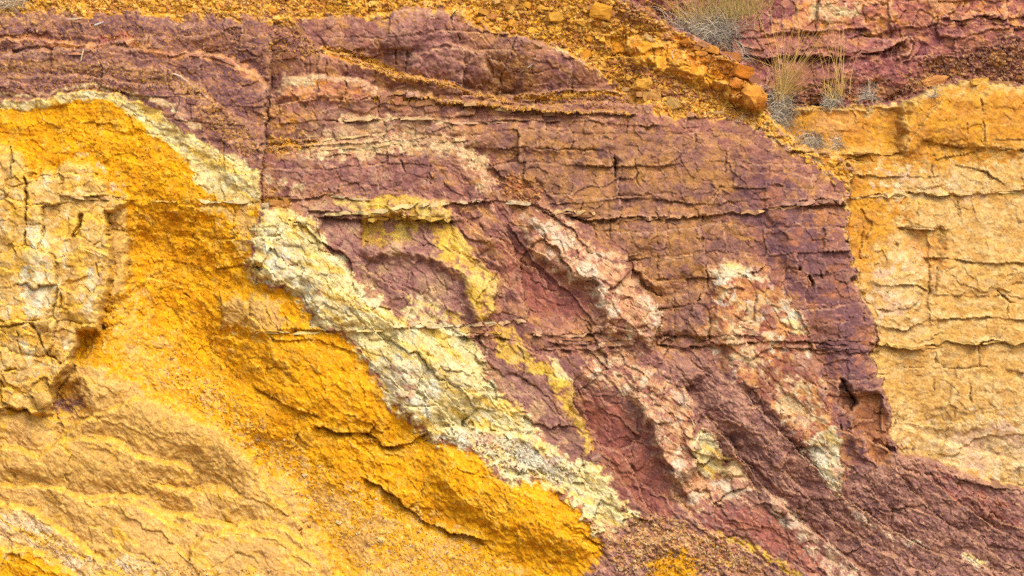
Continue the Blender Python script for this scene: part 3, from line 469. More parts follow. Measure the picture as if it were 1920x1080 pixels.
 ('upper_purple_wall','tan_bed',[(1715,160),(1740,142),(1780,145),(1770,162)],'stoneorange','ored',3),
 ('sandstone_cliff','orange_top_bed',[(1440,200),(1500,198),(1640,195),(1700,190),(1760,162),(1830,150),(1920,163),(1920+E,170),(1920+E,300),(1920,292),(1800,300),(1720,326),(1640,358),(1590,352),(1600,320),(1560,290),(1500,272),(1460,242)],'stonetop',None,16),
 ('sandstone_cliff','orange_stained_edge',[(1560,300),(1690,330),(1730,380),(1670,420),(1645,520),(1655,630),(1640,640),(1610,560),(1580,470)],'stonetop',None,16),
 ('sandstone_cliff','orange_jointed_bed',[(1530,215),(1565,205),(1618,208),(1618,250),(1560,252),(1535,245)],'stoneorange',None,4),
 ('sandstone_cliff','tan_recess',[(1500,200),(1640,196),(1700,196),(1690,275),(1620,275),(1620,210),(1560,205),(1510,230)],'stonetop',None,8),
 ('sandstone_cliff','pale_bed',[(1640,320),(1740,330),(1850,335),(1850,362),(1700,362),(1640,366)],'stonepale',None,12),
 ('sandstone_cliff','orange_recess',[(1692,432),(1770,432),(1762,500),(1748,590),(1720,600),(1722,520)],'stoneorange',None,14),
 ('sandstone_cliff','pale_bed',[(1625,500),(1720,480),(1735,600),(1640,625)],'stonepale',None,22),
 ('sandstone_cliff','pale_apron',[(1760,800),(1830,780),(1920,790),(1920+E,800),(1920+E,975),(1920,918),(1860,904),(1790,878),(1720,848),(1692,846),(1680,790)],'stonepale',None,18),
 ('purple_talus','white_vein',[(1440,925),(1472,940),(1518,985),(1572,1030),(1640,1090),(1560,1090),(1508,1030),(1458,980)],'vein','mottle',3),
 ('purple_talus','white_vein',[(1584,934),(1622,968),(1652,990),(1692,1008),(1720,1016),(1760,1022),(1700,1024),(1640,1000),(1600,965)],'vein',None,2),
 ('purple_talus','white_vein',[(1802,1040),(1830,1046),(1862,1062),(1850,1070),(1815,1056)],'white',None,3),
 ('purple_talus','white_vein',[(1706,1014),(1735,1016),(1736,1022),(1706,1020)],'white',None,2),
 ('purple_talus','ochre_vein',[(1300,978),(1340,992),(1372,1010),(1440,1036),(1510,1080),(1500,1090),(1430,1046),(1368,1020),(1330,1002)],'lemon',None,2),
 ('purple_talus','gravel_apron',[(1200,965),(1260,960),(1330,1000),(1400,1040),(1480,1090),(1300,1080),(1200,1060),(1130,1060),(1160,1010)],'gravel','rubble',12),
 ('purple_talus','deep_red_bank',[(1290,962),(1400,950),(1460,985),(1540,1060),(1560,1090),(1500,1070),(1420,1020),(1340,985)],'deepred',None,8),
 ('purple_talus','ochre_mound',[(1215,1056),(1270,1040),(1300,1056),(1315,1080),(1320,1080+E),(1200,1080+E)],'ochre','earth',6),
 ('purple_talus','red_scree',[(1700,860),(1760,880),(1830,920),(1900,960),(1960,1000),(1900,990),(1820,950),(1740,890)],'deepred',None,12),
]

# ---------------------------------------------------------------- macro depth, then the survey coordinates of every grid point
w1 = fbm(U / 90, V / 90, 1, 4); w2 = fbm(U / 90 + 50, V / 90 + 9, 5, 4)
w3 = fbm(U / 22, V / 22, 3, 4); w4 = fbm(U / 22 + 40, V / 22, 7, 4)
LEAN = .30
HM = [(BODY_H[k][0], Mask(BODY[k], BODY_H[k][1])) for k in ORDER] + [(1.35 * d, Mask(P, b + 1)) for P, d, b in SWELL]
def macro(u, v):
    h = (LEAN * (v - 540) / PXM).astype(f4)
    wu = u + 2.6 * w1 + 3.0 * w3; wv = v + 2.6 * w2 + 3.0 * w4
    for d, m in HM: h[m.win] += d * m.at(wu, wv)
    return h
H = macro(U, V)
k = DIST / (DIST - H)
PU = 960 + (U - 960) * k; PV = 540 + (V - 540) * k
H = macro(PU, PV)
k = DIST / (DIST - H); PU = (960 + (U - 960) * k).astype(f4); PV = (540 + (V - 540) * k).astype(f4)
print('macro', time.time() - T0)

# ---------------------------------------------------------------- fields, body / stratum maps, palettes, styles
wu = PU + 5 * w1 + 4.5 * w3; wv = PV + 5 * w2 + 4.5 * w4
fu = PU + 2.6 * w1 + 3.0 * w3; fv = PV + 2.6 * w2 + 3.0 * w4
DX = (PU * .82 + PV * .57); DY = (-PU * .57 + PV * .82)
F = {
 'M1': uni(fbm(PU / 52, PV / 44, 2, 5, .6)), 'M2': uni(fbm(PU / 60 + 7, PV / 50 + 3, 9, 5, .6)),
 'S1': uni(fbm(PU / 20, PV / 17, 4, 4, .6)), 'S2': uni(fbm(PU / 18 + 3, PV / 18 + 8, 11, 4, .6)),
 'F1': uni(fbm(PU / 7, PV / 5.5, 6, 2, .6)), 'F2': uni(fbm(PU / 6 + 5, PV / 6, 13, 2, .6)),
 'H1': uni(fbm(wu / 120, wv / 13, 8, 4, .55)), 'H2': uni(fbm(wu / 130 + 3, wv / 10, 15, 3, .55)),
 'V1': uni(fbm(wu / 14, wv / 80, 10, 3, .6)), 'V2': uni(fbm(wu / 26, wv / 90, 12, 4, .6)),
 'D1': uni(fbm(DX / 90 + .02 * w1, DY / 22, 14, 4, .55)), 'D2': uni(fbm(DX / 70, DY / 20 + 8, 16, 4, .55)),
}
DM = Mask([(-E,780),(200,690),(300,560),(470,540),(540,410),(700,400),(880,300),(1000,340),(1130,440),(1240,540),(1240,660),(1340,520),(1440,500),(1540,660),(1560,780),(1700,860),(1920+E,960),(1920+E,1080+E),(-E,1080+E)], 1)
dia = np.zeros(U.shape, bool); dia[DM.win] = DM.at(wu, wv) > .5
def joints(su, sv, a, b, du, dv):
    x = PU + a * w1 + b * w3; y = PV + a * w2 + b * w4
    return np.where(dia, (x * .80 + y * .60) / du, x / su), np.where(dia, (-x * .60 + y * .80) / dv + .13, y / sv)
def courses(x, y, s, jit=.7):
    """beds of uneven thickness cut by upright joints: cell indices, offset from the cell centre, distance to its border"""
    def edges(q, rf):
        k = np.floor(q).astype(np.int32); k = np.where(q < k + jit * (rf(k) - .5), k - 1, k); k = np.where(q >= k + 1 + jit * (rf(k + 1) - .5), k + 1, k)
        return k, k + jit * (rf(k) - .5), k + 1 + jit * (rf(k + 1) - .5)
    ky, y0, y1 = edges(y, lambda k: RT[0][(k + 19 * s) & 255, (7 * s) & 255])
    kx, x0, x1 = edges(x + 7.3 * RT[2][ky & 255, (3 + s) & 255], lambda k: RT[1][(k + 11 * s) & 255, ky & 255])
    xx = x + 7.3 * RT[2][ky & 255, (3 + s) & 255]
    bd = np.minimum(np.minimum(xx - x0, x1 - xx) * 1.5, np.minimum(y - y0, y1 - y))
    return (kx + 90) & 255, (ky + 90) & 255, (xx - (x0 + x1) / 2).astype(f4), (y - (y0 + y1) / 2).astype(f4), bd.astype(f4)
xy = joints(104, 66, 8, 1.6, 120, 58)
va_ = voronoi(*xy, 0, .80); SM = Mask(BODY['sandstone_cliff'], 2); big = np.ones(U.shape, f4); big[SM.win] -= .40 * (SM.at(fu, fv) > .5)
cb_ = courses((PU + (6 / big ** 2) * w1 + 1.3 * w3) / 92 * big, (PV + (13 / big ** 2) * fbm(PU / 300, PV / 300, 6, 2) + 1.2 * w4 + (2 / big ** 3) * w2) / 54 * big, 3)
CM = Mask(BODY['cream_crag'], 6); crag = np.zeros(U.shape, bool); crag[CM.win] = CM.at(wu, wv) > .3
c1 = tuple(np.where(dia | crag, a, b) for a, b in zip(va_, cb_))
c2 = voronoi(*joints(40, 30, 5, 1.3, 46, 25), 1, .88)
c3 = voronoi(*joints(13, 9.5, 0, .8, 14, 9), 2, .95)
F['C2'] = rnd(2, c2[0], c2[1]); F['C3'] = rnd(2, c3[0], c3[1]); F['C3b'] = rnd(3, c3[0], c3[1])
print('fields', time.time() - T0)

def paint(pal, lo):
    """colour of a palette at the points lo (flat indices)"""
    P = PAL[pal]; c = np.empty((len(lo), 3), f4); c[:] = P[0]
    for col, fld, t, s, st in P[1:]:
        m = (sstep(t - s, t + s, F[fld].ravel()[lo]) * st)[:, None]
        c = c + m * (np.array(col, f4) - c)
    return c
N = NU * NV
ALLI = np.arange(N)
COLR = paint('purple', ALLI); STY = np.empty((N, 8), f4); STY[:] = STYLE['block']
bodies = ['purple_cliff'] + ORDER
body_id = np.zeros(N, np.int16); strat_id = np.zeros(N, np.int16)
strat_names = [None]
IDX = np.arange(N, dtype=np.int32).reshape(NV, NU)
def lay(gi, m, pal, sty):
    k_ = m > .003; lo = gi[k_]; m = m[k_][:, None]
    COLR[lo] += m * (paint(pal, lo) - COLR[lo])
    if sty: STY[lo] += m * (np.array(STYLE[sty], f4) - STY[lo])
for i, k in enumerate(ORDER):
    e = {'rubble_slope': 8, 'purple_talus': 12, 'tan_slope': 10, 'ochre_bank': 7, 'cream_rib': 11, 'purple_bank': 6}.get(k, 3)
    M = Mask(BODY[k], e); sharp = k in ('sandstone_cliff', 'cream_crag', 'upper_purple_wall')
    m = M.at(fu if sharp else wu, fv if sharp else wv).ravel(); gi = IDX[M.win].ravel()
    m = sstep(.25, .75, m + ((F['S1'].ravel()[gi] - .5) * 1.0 + (F['F1'].ravel()[gi] - .5) * .4) * (4 * m * (1 - m)) ** .8)
    lay(gi, m, *BODY_LOOK[k]); g2 = gi[m > .5]; body_id[g2] = i + 1; strat_id[g2] = 0
for (b, name, poly, pal, sty, e) in STRATA:
    thin = e <= 3; M = Mask(poly, e if thin else int(e * 1.7) + 2); m = (M.at(fu, fv) if thin else M.at(wu, wv)).ravel(); gi = IDX[M.win].ravel()
    fr = (F['S2'].ravel()[gi] - .5) * 1.3 + (F['F2'].ravel()[gi] - .5) * .5          # a stratum frays along its edge
    m = sstep(.18, .82, m + fr * (.5 if thin else 1.0) * (4 * m * (1 - m)) ** .8)
    if name != 'arch_seam': m = m * (body_id[gi] == bodies.index(b))
    lay(gi, m, pal, sty)
    g2 = gi[m > .5]; strat_names.append((b, name)); strat_id[g2] = len(strat_names) - 1; body_id[g2] = bodies.index(b)
print('strata', time.time() - T0)

# ---------------------------------------------------------------- relief
S = STY.reshape(NV, NU, 8); sb, sm, ss, sf, sk, sc_, sr, sl = [S[..., i] for i in range(8)]
isb0 = (body_id == bodies.index('sandstone_cliff')).reshape(NV, NU)
def cellh(c, k0, amp, tilt, edge, rad):
    ci, cj, dx, dy, bd = c
    h = amp * ((rnd(k0, ci, cj) - .5) * 1.2 + tilt * ((rnd(k0 + 1, ci, cj) - .5) * dx + (rnd(k0 + 2, ci, cj) - .55) * dy))
    return h - amp * rad * (1 - np.clip(bd / edge, 0, 1)) ** 2
H += cellh(c1, 4, sb * np.where(isb0, .55, 1), 2.3, .07, .25)
H -= np.where(dia | crag, .40, .13) * sc_ * np.exp(-(c1[4] / .014) ** 2) * sstep(.45, .8, uni(fbm(PU / 60, PV / 60, 18, 3)))
H += cellh(c2, 3, sm, 2.4, .09, .3)
H -= .24 * sc_ * np.exp(-(c2[4] / .028) ** 2) * sstep(.5, .8, uni(fbm(PU / 45 + 8, PV / 45, 19, 3)))
c25 = voronoi(*joints(21, 15, 0, 1.2, 23, 13), 4, .92)
H += cellh(c25, 2, .34 * sm + .45 * ss, 2.8, .10, .3)
H += cellh(c3, 4, .9 * ss, 2.6, .16, .35) + cellh(c3, 3, sr, 1.2, .3, .9)
c4 = voronoi(*joints(7.6, 5.4, 0, .4, 8.4, 4.8), 5, .95); H += cellh(c4, 2, .7 * sr + .30 * ss + .0012, 2.2, .2, .4)
H += sf * (.9 * fbm(PU / 60, PV / 50, 20, 3, .42) + .16 * fbm(PU / 13, PV / 10, 21, 3, .5) + .035 * fbm(PU / 4.4, PV / 3.8, 5, 2, .6))
# flakes: terraced noise with sharp lips
def terr(n, kq):
    q = n * kq; fl = np.floor(q); return (fl + sstep(.0, .16, q - fl)) / kq
fx, fy = np.where(dia, (DX + 10 * w1) / 130, wu / 80), np.where(dia, (DY + 8 * w2) / 34, wv / 52)
H += .5 * sk * (.9 * terr(fbm(fx, fy, 22, 3, .45), 2.0) + .30 * terr(fbm(fx * 2.6, fy * 2.6, 3, 2, .45), 1.6))
# horizontal bedding of the sandstone and wall, diagonal fold bands of the tan slope
bed = terr(fbm(wu / 260, wv / 30, 17, 3), 2.4)
isb = lambda n: (body_id == bodies.index(n)).reshape(NV, NU).astype(f4)
H += .009 * bed * (isb('sandstone_cliff') + .8 * isb('upper_purple_wall') + .8 * isb('purple_bank'))
fold = terr(fbm((DX + 14 * w1) / 150, (DY + 10 * w2) / 26, 2, 3), 2.0)
H += .008 * fold * (isb('tan_slope') + 1.2 * isb('purple_talus'))
H += sl * 1.5 * (uni(fbm(wu / 9, wv / 40, 23, 3)) - .5)
print('relief', time.time() - T0)

def seg_field(P, reach, closed=False):
    """signed side and distance to a polyline near it, with the fraction run along it"""
    P = np.array(P, f4); x0, y0 = P.min(0) - reach; x1, y1 = P.max(0) + reach
    i0, i1 = np.searchsorted(UA, [x0 - 40, x1 + 40]); j0, j1 = np.searchsorted(VA, [y0 - 40, y1 + 40])
    sl_ = (slice(j0, j1), slice(i0, i1)); x = LU[sl_]; y = LV[sl_]
    best = np.full(x.shape, 1e9, f4); side = np.zeros(x.shape, f4); endd = np.zeros(x.shape, f4)
    for a in range(len(P) - 1):
        d = P[a + 1] - P[a]; L = float(np.hypot(*d)) + 1e-6
        t0 = ((x - P[a, 0]) * d[0] + (y - P[a, 1]) * d[1]) / (L * L); t = np.clip(t0, 0, 1)
        qx = x - P[a, 0] - t * d[0]; qy = y - P[a, 1] - t * d[1]; dd = np.sqrt(qx * qx + qy * qy)
        cr = (d[0] * (y - P[a, 1]) - d[1] * (x - P[a, 0])) / L
        over = np.zeros(x.shape, f4)
        if a == 0: over = np.maximum(over, -t0 * L)
        if a == len(P) - 2: over = np.maximum(over, (t0 - 1) * L)
        n = dd < best; best = np.where(n, dd, best); side = np.where(n, cr, side); endd = np.where(n, over, endd)
    return sl_, best, side, endd
LU = PU + 1.7 * w3 + 1.5 * w1; LV = PV + 1.4 * w4 + 1.5 * w2
B1 = uni(fbm(PU / 120, PV / 120, 4, 2, .4))
for P, d, L, hi, Lh in STEPS:
    sl_, dist, side, over = seg_field(P, max(L, Lh) * 3)
    fade = np.exp(-np.maximum(over, 0) / 10.0)
    jag = (.4 + .6 * F['S1'][sl_]) * (.45 + .75 * sstep(.25, .75, F['M1'][sl_]))
    if L >= 24: jag = .55 + .6 * B1[sl_]
    H[sl_] += np.where(side > 0, -d * jag * np.exp(-dist / L), hi * jag * np.exp(-dist / Lh)) * fade
for P, d, w, L in BENCH:
    L = 2.4 * L; d = 1.2 * d        # the face above leans back into line slowly, never overhanging
    sl_, dist, side, over = seg_field(P, w + 2.2 * L)
    ww = w * .8 * (.6 + .8 * F['S2'][sl_])
    H[sl_] -= d * (.85 + .3 * B1[sl_]) * sstep(0, 1, np.minimum(dist, 1e6) / ww) * (np.exp(-np.maximum(dist - ww, 0) / L) - .11).clip(0) / .89 * (side < 0) * np.exp(-np.maximum(over, 0) / 14.0)
for P, w, d in CRACKS:
    sl_, dist, side, over = seg_field(P, w * 4)
    ww = np.maximum(1.1, .8 * w * (.45 + .9 * F['S2'][sl_]))
    H[sl_] -= .6 * d * (.15 + 1.1 * sstep(.3, .75, F['M2'][sl_])) * np.exp(-(dist / ww) ** 2) * np.exp(-np.maximum(over, 0) / 3.0)
print('lines', time.time() - T0)

# ---------------------------------------------------------------- ochre dust that has settled on what faces up (a material of its own)
dHv = np.gradient(H, axis=0) / np.gradient(V / PXM, axis=0)      # grows downwards: faces up
up = sstep(.75, 2.0, dHv)
def dust(sel, col, amt):
    m = (up * sel * amt * (.35 + .65 * F['S1'])).ravel()[:, None]
    COLR[:] = COLR + m * (np.array(col, f4) - COLR)
dust(isb('ochre_bank') + 1.05 * isb('tan_slope') + isb('cream_crag'), (240, 180, 36), .66)
dust(isb('cream_rib'), (228, 200, 120), .45)
dust(isb('purple_cliff') + isb('purple_bank') + isb('purple_talus'), (196, 136, 70), .42)
dust(isb('sandstone_cliff') + isb('rubble_slope'), (226, 182, 96), .40)
def box(a, r):
    for ax in (0, 1):
        c = np.cumsum(np.pad(a, [(r + 1, r) if q == ax else (0, 0) for q in (0, 1)], mode='edge'), axis=ax, dtype=np.float64); n = a.shape[ax]; w_ = (slice(None),) * ax
        a = (c[w_ + (slice(2 * r + 1, 2 * r + 1 + n),)] - c[w_ + (slice(0, n),)]) / (2 * r + 1)
    return a.astype(f4)
arris = np.maximum(sstep(.0025, .012, H - box(H, 2)), .8 * sstep(.008, .03, H - box(H, 6))) * (.35 + .65 * F['S2'])     # pale convex edges: fresh breaks and dust, plus bright halo rims painted into the colour
def worn_halo(sel, col, amt):
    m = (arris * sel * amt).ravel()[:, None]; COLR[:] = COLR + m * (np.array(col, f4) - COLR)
worn_halo(isb('ochre_bank') + isb('tan_slope') + isb('cream_crag'), (244, 196, 96), .55)
worn_halo(isb('cream_rib'), (234, 214, 156), .5)
worn_halo(isb('purple_cliff') + isb('purple_bank') + isb('purple_talus') + isb('upper_purple_wall'), (208, 162, 126), .55)
worn_halo(isb('sandstone_cliff') + isb('rubble_slope'), (232, 196, 128), .5)
g = (.80 + .22 * uni(fbm(PU / 3.4, PV / 3.0, 1, 2)) + .18 * rnd(5, c4[0], c4[1])).ravel()
lin = np.clip(COLR * g[:, None] / 255, 0, 1); lin = np.where(lin <= .04045, lin / 12.92, ((lin + .055) / 1.055) ** 2.4) * ALB

X = (U - 960) / PXM; Z = CZ - (V - 540) / PXM; Y = -H
# outside the surveyed frame the face leans back into the hill
over_top = np.maximum(0, -60 - V) / PXM; Y = Y + .9 * over_top ** 1.3
verts = np.stack([X, Y, Z], -1).reshape(-1, 3).astype(f4)
# normals of the whole face, so that neighbouring pieces shade alike along their joints
G = verts.reshape(NV, NU, 3); tu = np.gradient(G, axis=1); tv = np.gradient(G, axis=0)
nor = np.cross(tu, tv); nor /= np.linalg.norm(nor, axis=-1, keepdims=True)
if nor[..., 1].mean() > 0: nor = -nor
nor = nor.reshape(-1, 3).astype(f4)

# ---------------------------------------------------------------- materials
def rock_material(name, bump=.5, scale=60., rough=.93):
    m = bpy.data.materials.new(name); m.use_nodes = True; t = m.node_tree; b = t.nodes['Principled BSDF']
    at = t.nodes.new('ShaderNodeAttribute'); at.attribute_name = 'rock_colour'
    tc = t.nodes.new('ShaderNodeTexCoord')
    n1 = t.nodes.new('ShaderNodeTexNoise'); n1.inputs['Scale'].default_value = scale; n1.inputs['Detail'].default_value = 6; n1.inputs['Roughness'].default_value = .65
    mr = t.nodes.new('ShaderNodeMapRange'); mr.inputs[1].default_value = .3; mr.inputs[2].default_value = .7; mr.inputs[3].default_value = .86; mr.inputs[4].default_value = 1.14
    mx = t.nodes.new('ShaderNodeVectorMath'); mx.operation = 'SCALE'
    bp = t.nodes.new('ShaderNodeBump'); bp.inputs['Strength'].default_value = bump; bp.inputs['Distance'].default_value = .004
    L = t.links.new
    L(tc.outputs['Object'], n1.inputs['Vector']); L(n1.outputs[0], mr.inputs[0]); L(at.outputs['Color'], mx.inputs[0]); L(mr.outputs[0], mx.inputs['Scale'])
    L(mx.outputs[0], b.inputs['Base Color']); L(n1.outputs[0], bp.inputs['Height']); L(bp.outputs[0], b.inputs['Normal'])
    b.inputs['Roughness'].default_value = rough; b.inputs['Specular IOR Level'].default_value = .2
    return m
MAT = {'rock': rock_material('jointed_rock', .22, 110.), 'earth': rock_material('powdery_earth', .45, 130., 1.0)}

# ---------------------------------------------------------------- split the face into bodies > strata > blocks
LABEL = {
 'purple_cliff': ('jointed purple and rust brown rock face with thin ledges across the middle', 'cliff'),
 'purple_bank': ('crumbly purple bank above the yellow arch, beside the upright fault', 'bank'),
 'ochre_bank': ('vivid yellow ochre bank running from the arch down to the foot', 'bank'),
 'cream_crag': ('cream and tan cracked crag with white streaks beside the ochre gully', 'crag'),
 'tan_slope': ('tan slope of rounded folded benches dusted with yellow below the cream crag', 'slope'),
 'cream_rib': ('pale cream rib of rounded blocks between ochre bank and purple cliff', 'rock rib'),
 'rubble_slope': ('orange rubble slope with loose stones along the top of the cliff', 'slope'),
 'upper_purple_wall': ('set-back reddish purple wall behind the grass tufts', 'rock wall'),
 'sandstone_cliff': ('tan bedded sandstone cliff set back beyond the dark purple edge', 'cliff'),
 'purple_talus': ('dark crumbly purple slope with pale veins at the foot of the cliff', 'slope'),
}
def tag(o, label=None, cat=None, group=None, kind=None):
    for k_, v_ in (('label', label), ('category', cat), ('group', group), ('kind', kind)):
        if v_: o[k_] = v_
    return o
def empty(name, loc=(0, 0, 0)):
    o = bpy.data.objects.new(name, None); o.location = loc; o.empty_display_size = .2; COL.objects.link(o); return o
idx = np.arange(N, dtype=np.int32).reshape(NV, NU)
quads = np.stack([idx[:-1, :-1], idx[1:, :-1], idx[1:, 1:], idx[:-1, 1:]], -1).reshape(-1, 4)
qv = quads[:, 0]
cell = (c1[0].astype(np.int64) * 256 + c1[1]).ravel()
blocky = (S[..., 0].ravel() > .036)
inner = ((U > -30) & (U < 1950) & (V > -30) & (V < 1110)).ravel()
key = strat_id[qv].astype(np.int64) * 32 + body_id[qv]
full = key * 70000 + np.where(blocky[qv] & inner[qv], cell[qv] + 1, 0)
u_, inv, cnt = np.unique(full, return_inverse=True, return_counts=True)
MINB = 260
small = (cnt < MINB) & (u_ % 70000 > 0)
u2 = np.where(small, (u_ // 70000) * 70000, u_); full = u2[inv]
order = np.argsort(full, kind='stable'); fs = full[order]; u3, st = np.unique(fs, return_index=True); en = np.append(st[1:], len(fs))
def piece(name, fq, mat, parent):
    uq, iv = np.unique(fq, return_inverse=True); iv = iv.reshape(-1).astype(np.int32)
    c = verts[uq].mean(0); me = bpy.data.meshes.new(name); n = len(fq)
    me.vertices.add(len(uq)); me.vertices.foreach_set('co', (verts[uq] - c).ravel())
    me.loops.add(4 * n); me.loops.foreach_set('vertex_index', iv)
    me.polygons.add(n); me.polygons.foreach_set('loop_start', np.arange(0, 4 * n, 4, dtype=np.int32)); me.polygons.foreach_set('loop_total', np.full(n, 4, np.int32))
    me.update(calc_edges=True); me.polygons.foreach_set('use_smooth', np.ones(n, bool))
    ca = me.color_attributes.new('rock_colour', 'FLOAT_COLOR', 'POINT'); rgba = np.ones((len(uq), 4), f4); rgba[:, :3] = lin[uq]; ca.data.foreach_set('color', rgba.ravel())
    me.normals_split_custom_set_from_vertices(nor[uq])
    me.materials.append(mat)
    o = bpy.data.objects.new(name, me); COL.objects.link(o)
    pl = parent.matrix_world.translation if parent else (0, 0, 0)
    if parent: o.parent = parent; o.location = [float(c[i]) - PLOC[parent.name][i] for i in range(3)]
    else: o.location = c.tolist()
    PLOC[o.name] = c.tolist()
    return o
PLOC = {}
root = {}
for b in bodies:
    root[b] = empty(b, (0, 0, 0)); PLOC[root[b].name] = (0, 0, 0); tag(root[b], LABEL[b][0], LABEL[b][1], None, 'structure')
MATERIAL = {'ochre_bank': 'earth', 'rubble_slope': 'earth', 'tan_slope': 'earth'}
groups = {}
for a, s_, e_ in zip(u3, st, en):
    groups.setdefault(a // 70000, []).append((a % 70000, quads[order[s_:e_]]))
nblk = 0
for kk, lst in groups.items():
    b = bodies[kk % 32]; sid = kk // 32; mat = MAT[MATERIAL.get(b, 'rock')]
    tot = sum(len(q) for _, q in lst)
    lst.sort(key=lambda t: t[0])
    name = strat_names[sid][1] if sid else 'bedrock'
    base = [q for c_, q in lst if c_ == 0]
    if len(lst) == 1: piece(name, lst[0][1], mat, root[b]); continue
    if base: top = piece(name, base[0], mat, root[b])
    else:
        top = empty(name); top.parent = root[b]; PLOC[top.name] = (0, 0, 0)
    for c_, q in lst:
        if c_: piece('rock_block', q, mat, top); nblk += 1
print('pieces', nblk, 'verts', N, time.time() - T0)
#@@DETAILS
# ---------------------------------------------------------------- where a surveyed point lies on the face
def surf(u, v):
    a, b = float(u), float(v)
    for _ in range(4):
        i = min(max(int(np.searchsorted(UA, a)), 0), NU - 1); j = min(max(int(np.searchsorted(VA, b)), 0), NV - 1)
        k_ = (DIST - H[j, i]) / DIST; a = 960 + (u - 960) * k_; b = 540 + (v - 540) * k_
    return verts[j * NU + i].astype(float), nor[j * NU + i].astype(float), COLR[j * NU + i].copy()
def to_lin(c):
    c = np.clip(np.array(c, float) / 255, 0, 1); return np.where(c <= .04045, c / 12.92, ((c + .055) / 1.055) ** 2.4) * ALB
import bmesh
from mathutils import Vector, Matrix, noise
def finish(bm, name, mat, cols, parent=None, loc=(0, 0, 0), smooth=False):
    me = bpy.data.meshes.new(name); bm.to_mesh(me); bm.free()
    ca = me.color_attributes.new('rock_colour', 'FLOAT_COLOR', 'POINT'); a = np.ones((len(me.vertices), 4), f4)
    a[:, :3] = cols if np.ndim(cols) == 2 else to_lin(cols)[None]
    ca.data.foreach_set('color', a.ravel()); me.materials.append(mat)
    if smooth: me.polygons.foreach_set('use_smooth', np.ones(len(me.polygons), bool))
    o = bpy.data.objects.new(name, me); COL.objects.link(o); o.location = loc
    if parent: o.parent = parent
    return o
MAT['stone'] = rock_material('loose_stone', .8, 70.)
def chunk(w, h, d, n=16, square=.5, seed=0):
    square *= .5
    """an angular piece of broken rock, w x h x d metres, a hull with chipped edges"""
    r = random.Random(seed); bm = bmesh.new(); pts = []
    if square > .3:
        for sx in (-1, 1):
            for sy in (-1, 1):
                for sz in (-1, 1):
                    for _ in range(2): pts.append((sx * (1 - r.random() * (1 - square) * .9), sy * (1 - r.random() * (1 - square) * .9), sz * (1 - r.random() * (1 - square) * .9)))
    while len(pts) < n:
        p = Vector((r.gauss(0, 1), r.gauss(0, 1), r.gauss(0, 1))).normalized() * r.uniform(.85, 1.05); pts.append(tuple(p))
    for p in pts: bm.verts.new((p[0] * w / 2, p[1] * d / 2, p[2] * h / 2))
    res = bmesh.ops.convex_hull(bm, input=bm.verts)
    bmesh.ops.delete(bm, geom=[g_ for g_ in res['geom_interior'] if isinstance(g_, bmesh.types.BMVert)], context='VERTS')
    bmesh.ops.dissolve_limit(bm, angle_limit=math.radians(9), verts=bm.verts, edges=bm.edges)
    bmesh.ops.triangulate(bm, faces=bm.faces)
    return bm
def vary(bm, col, amt=.10, seed=0):
    r = np.random.default_rng(seed); c = np.array(col, float)[None] * (1 + amt * r.normal(size=(len(bm.verts), 1)))
    return to_lin(np.clip(c, 5, 250))
C_ORANGE, C_OCHRE, C_TAN, C_PURPLE, C_BROWN, C_PALE, C_RED, C_GREY = (214,138,40), (218,158,56), (200,152,84), (140,92,80), (172,112,62), (224,194,140), (176,104,70), (186,160,118)
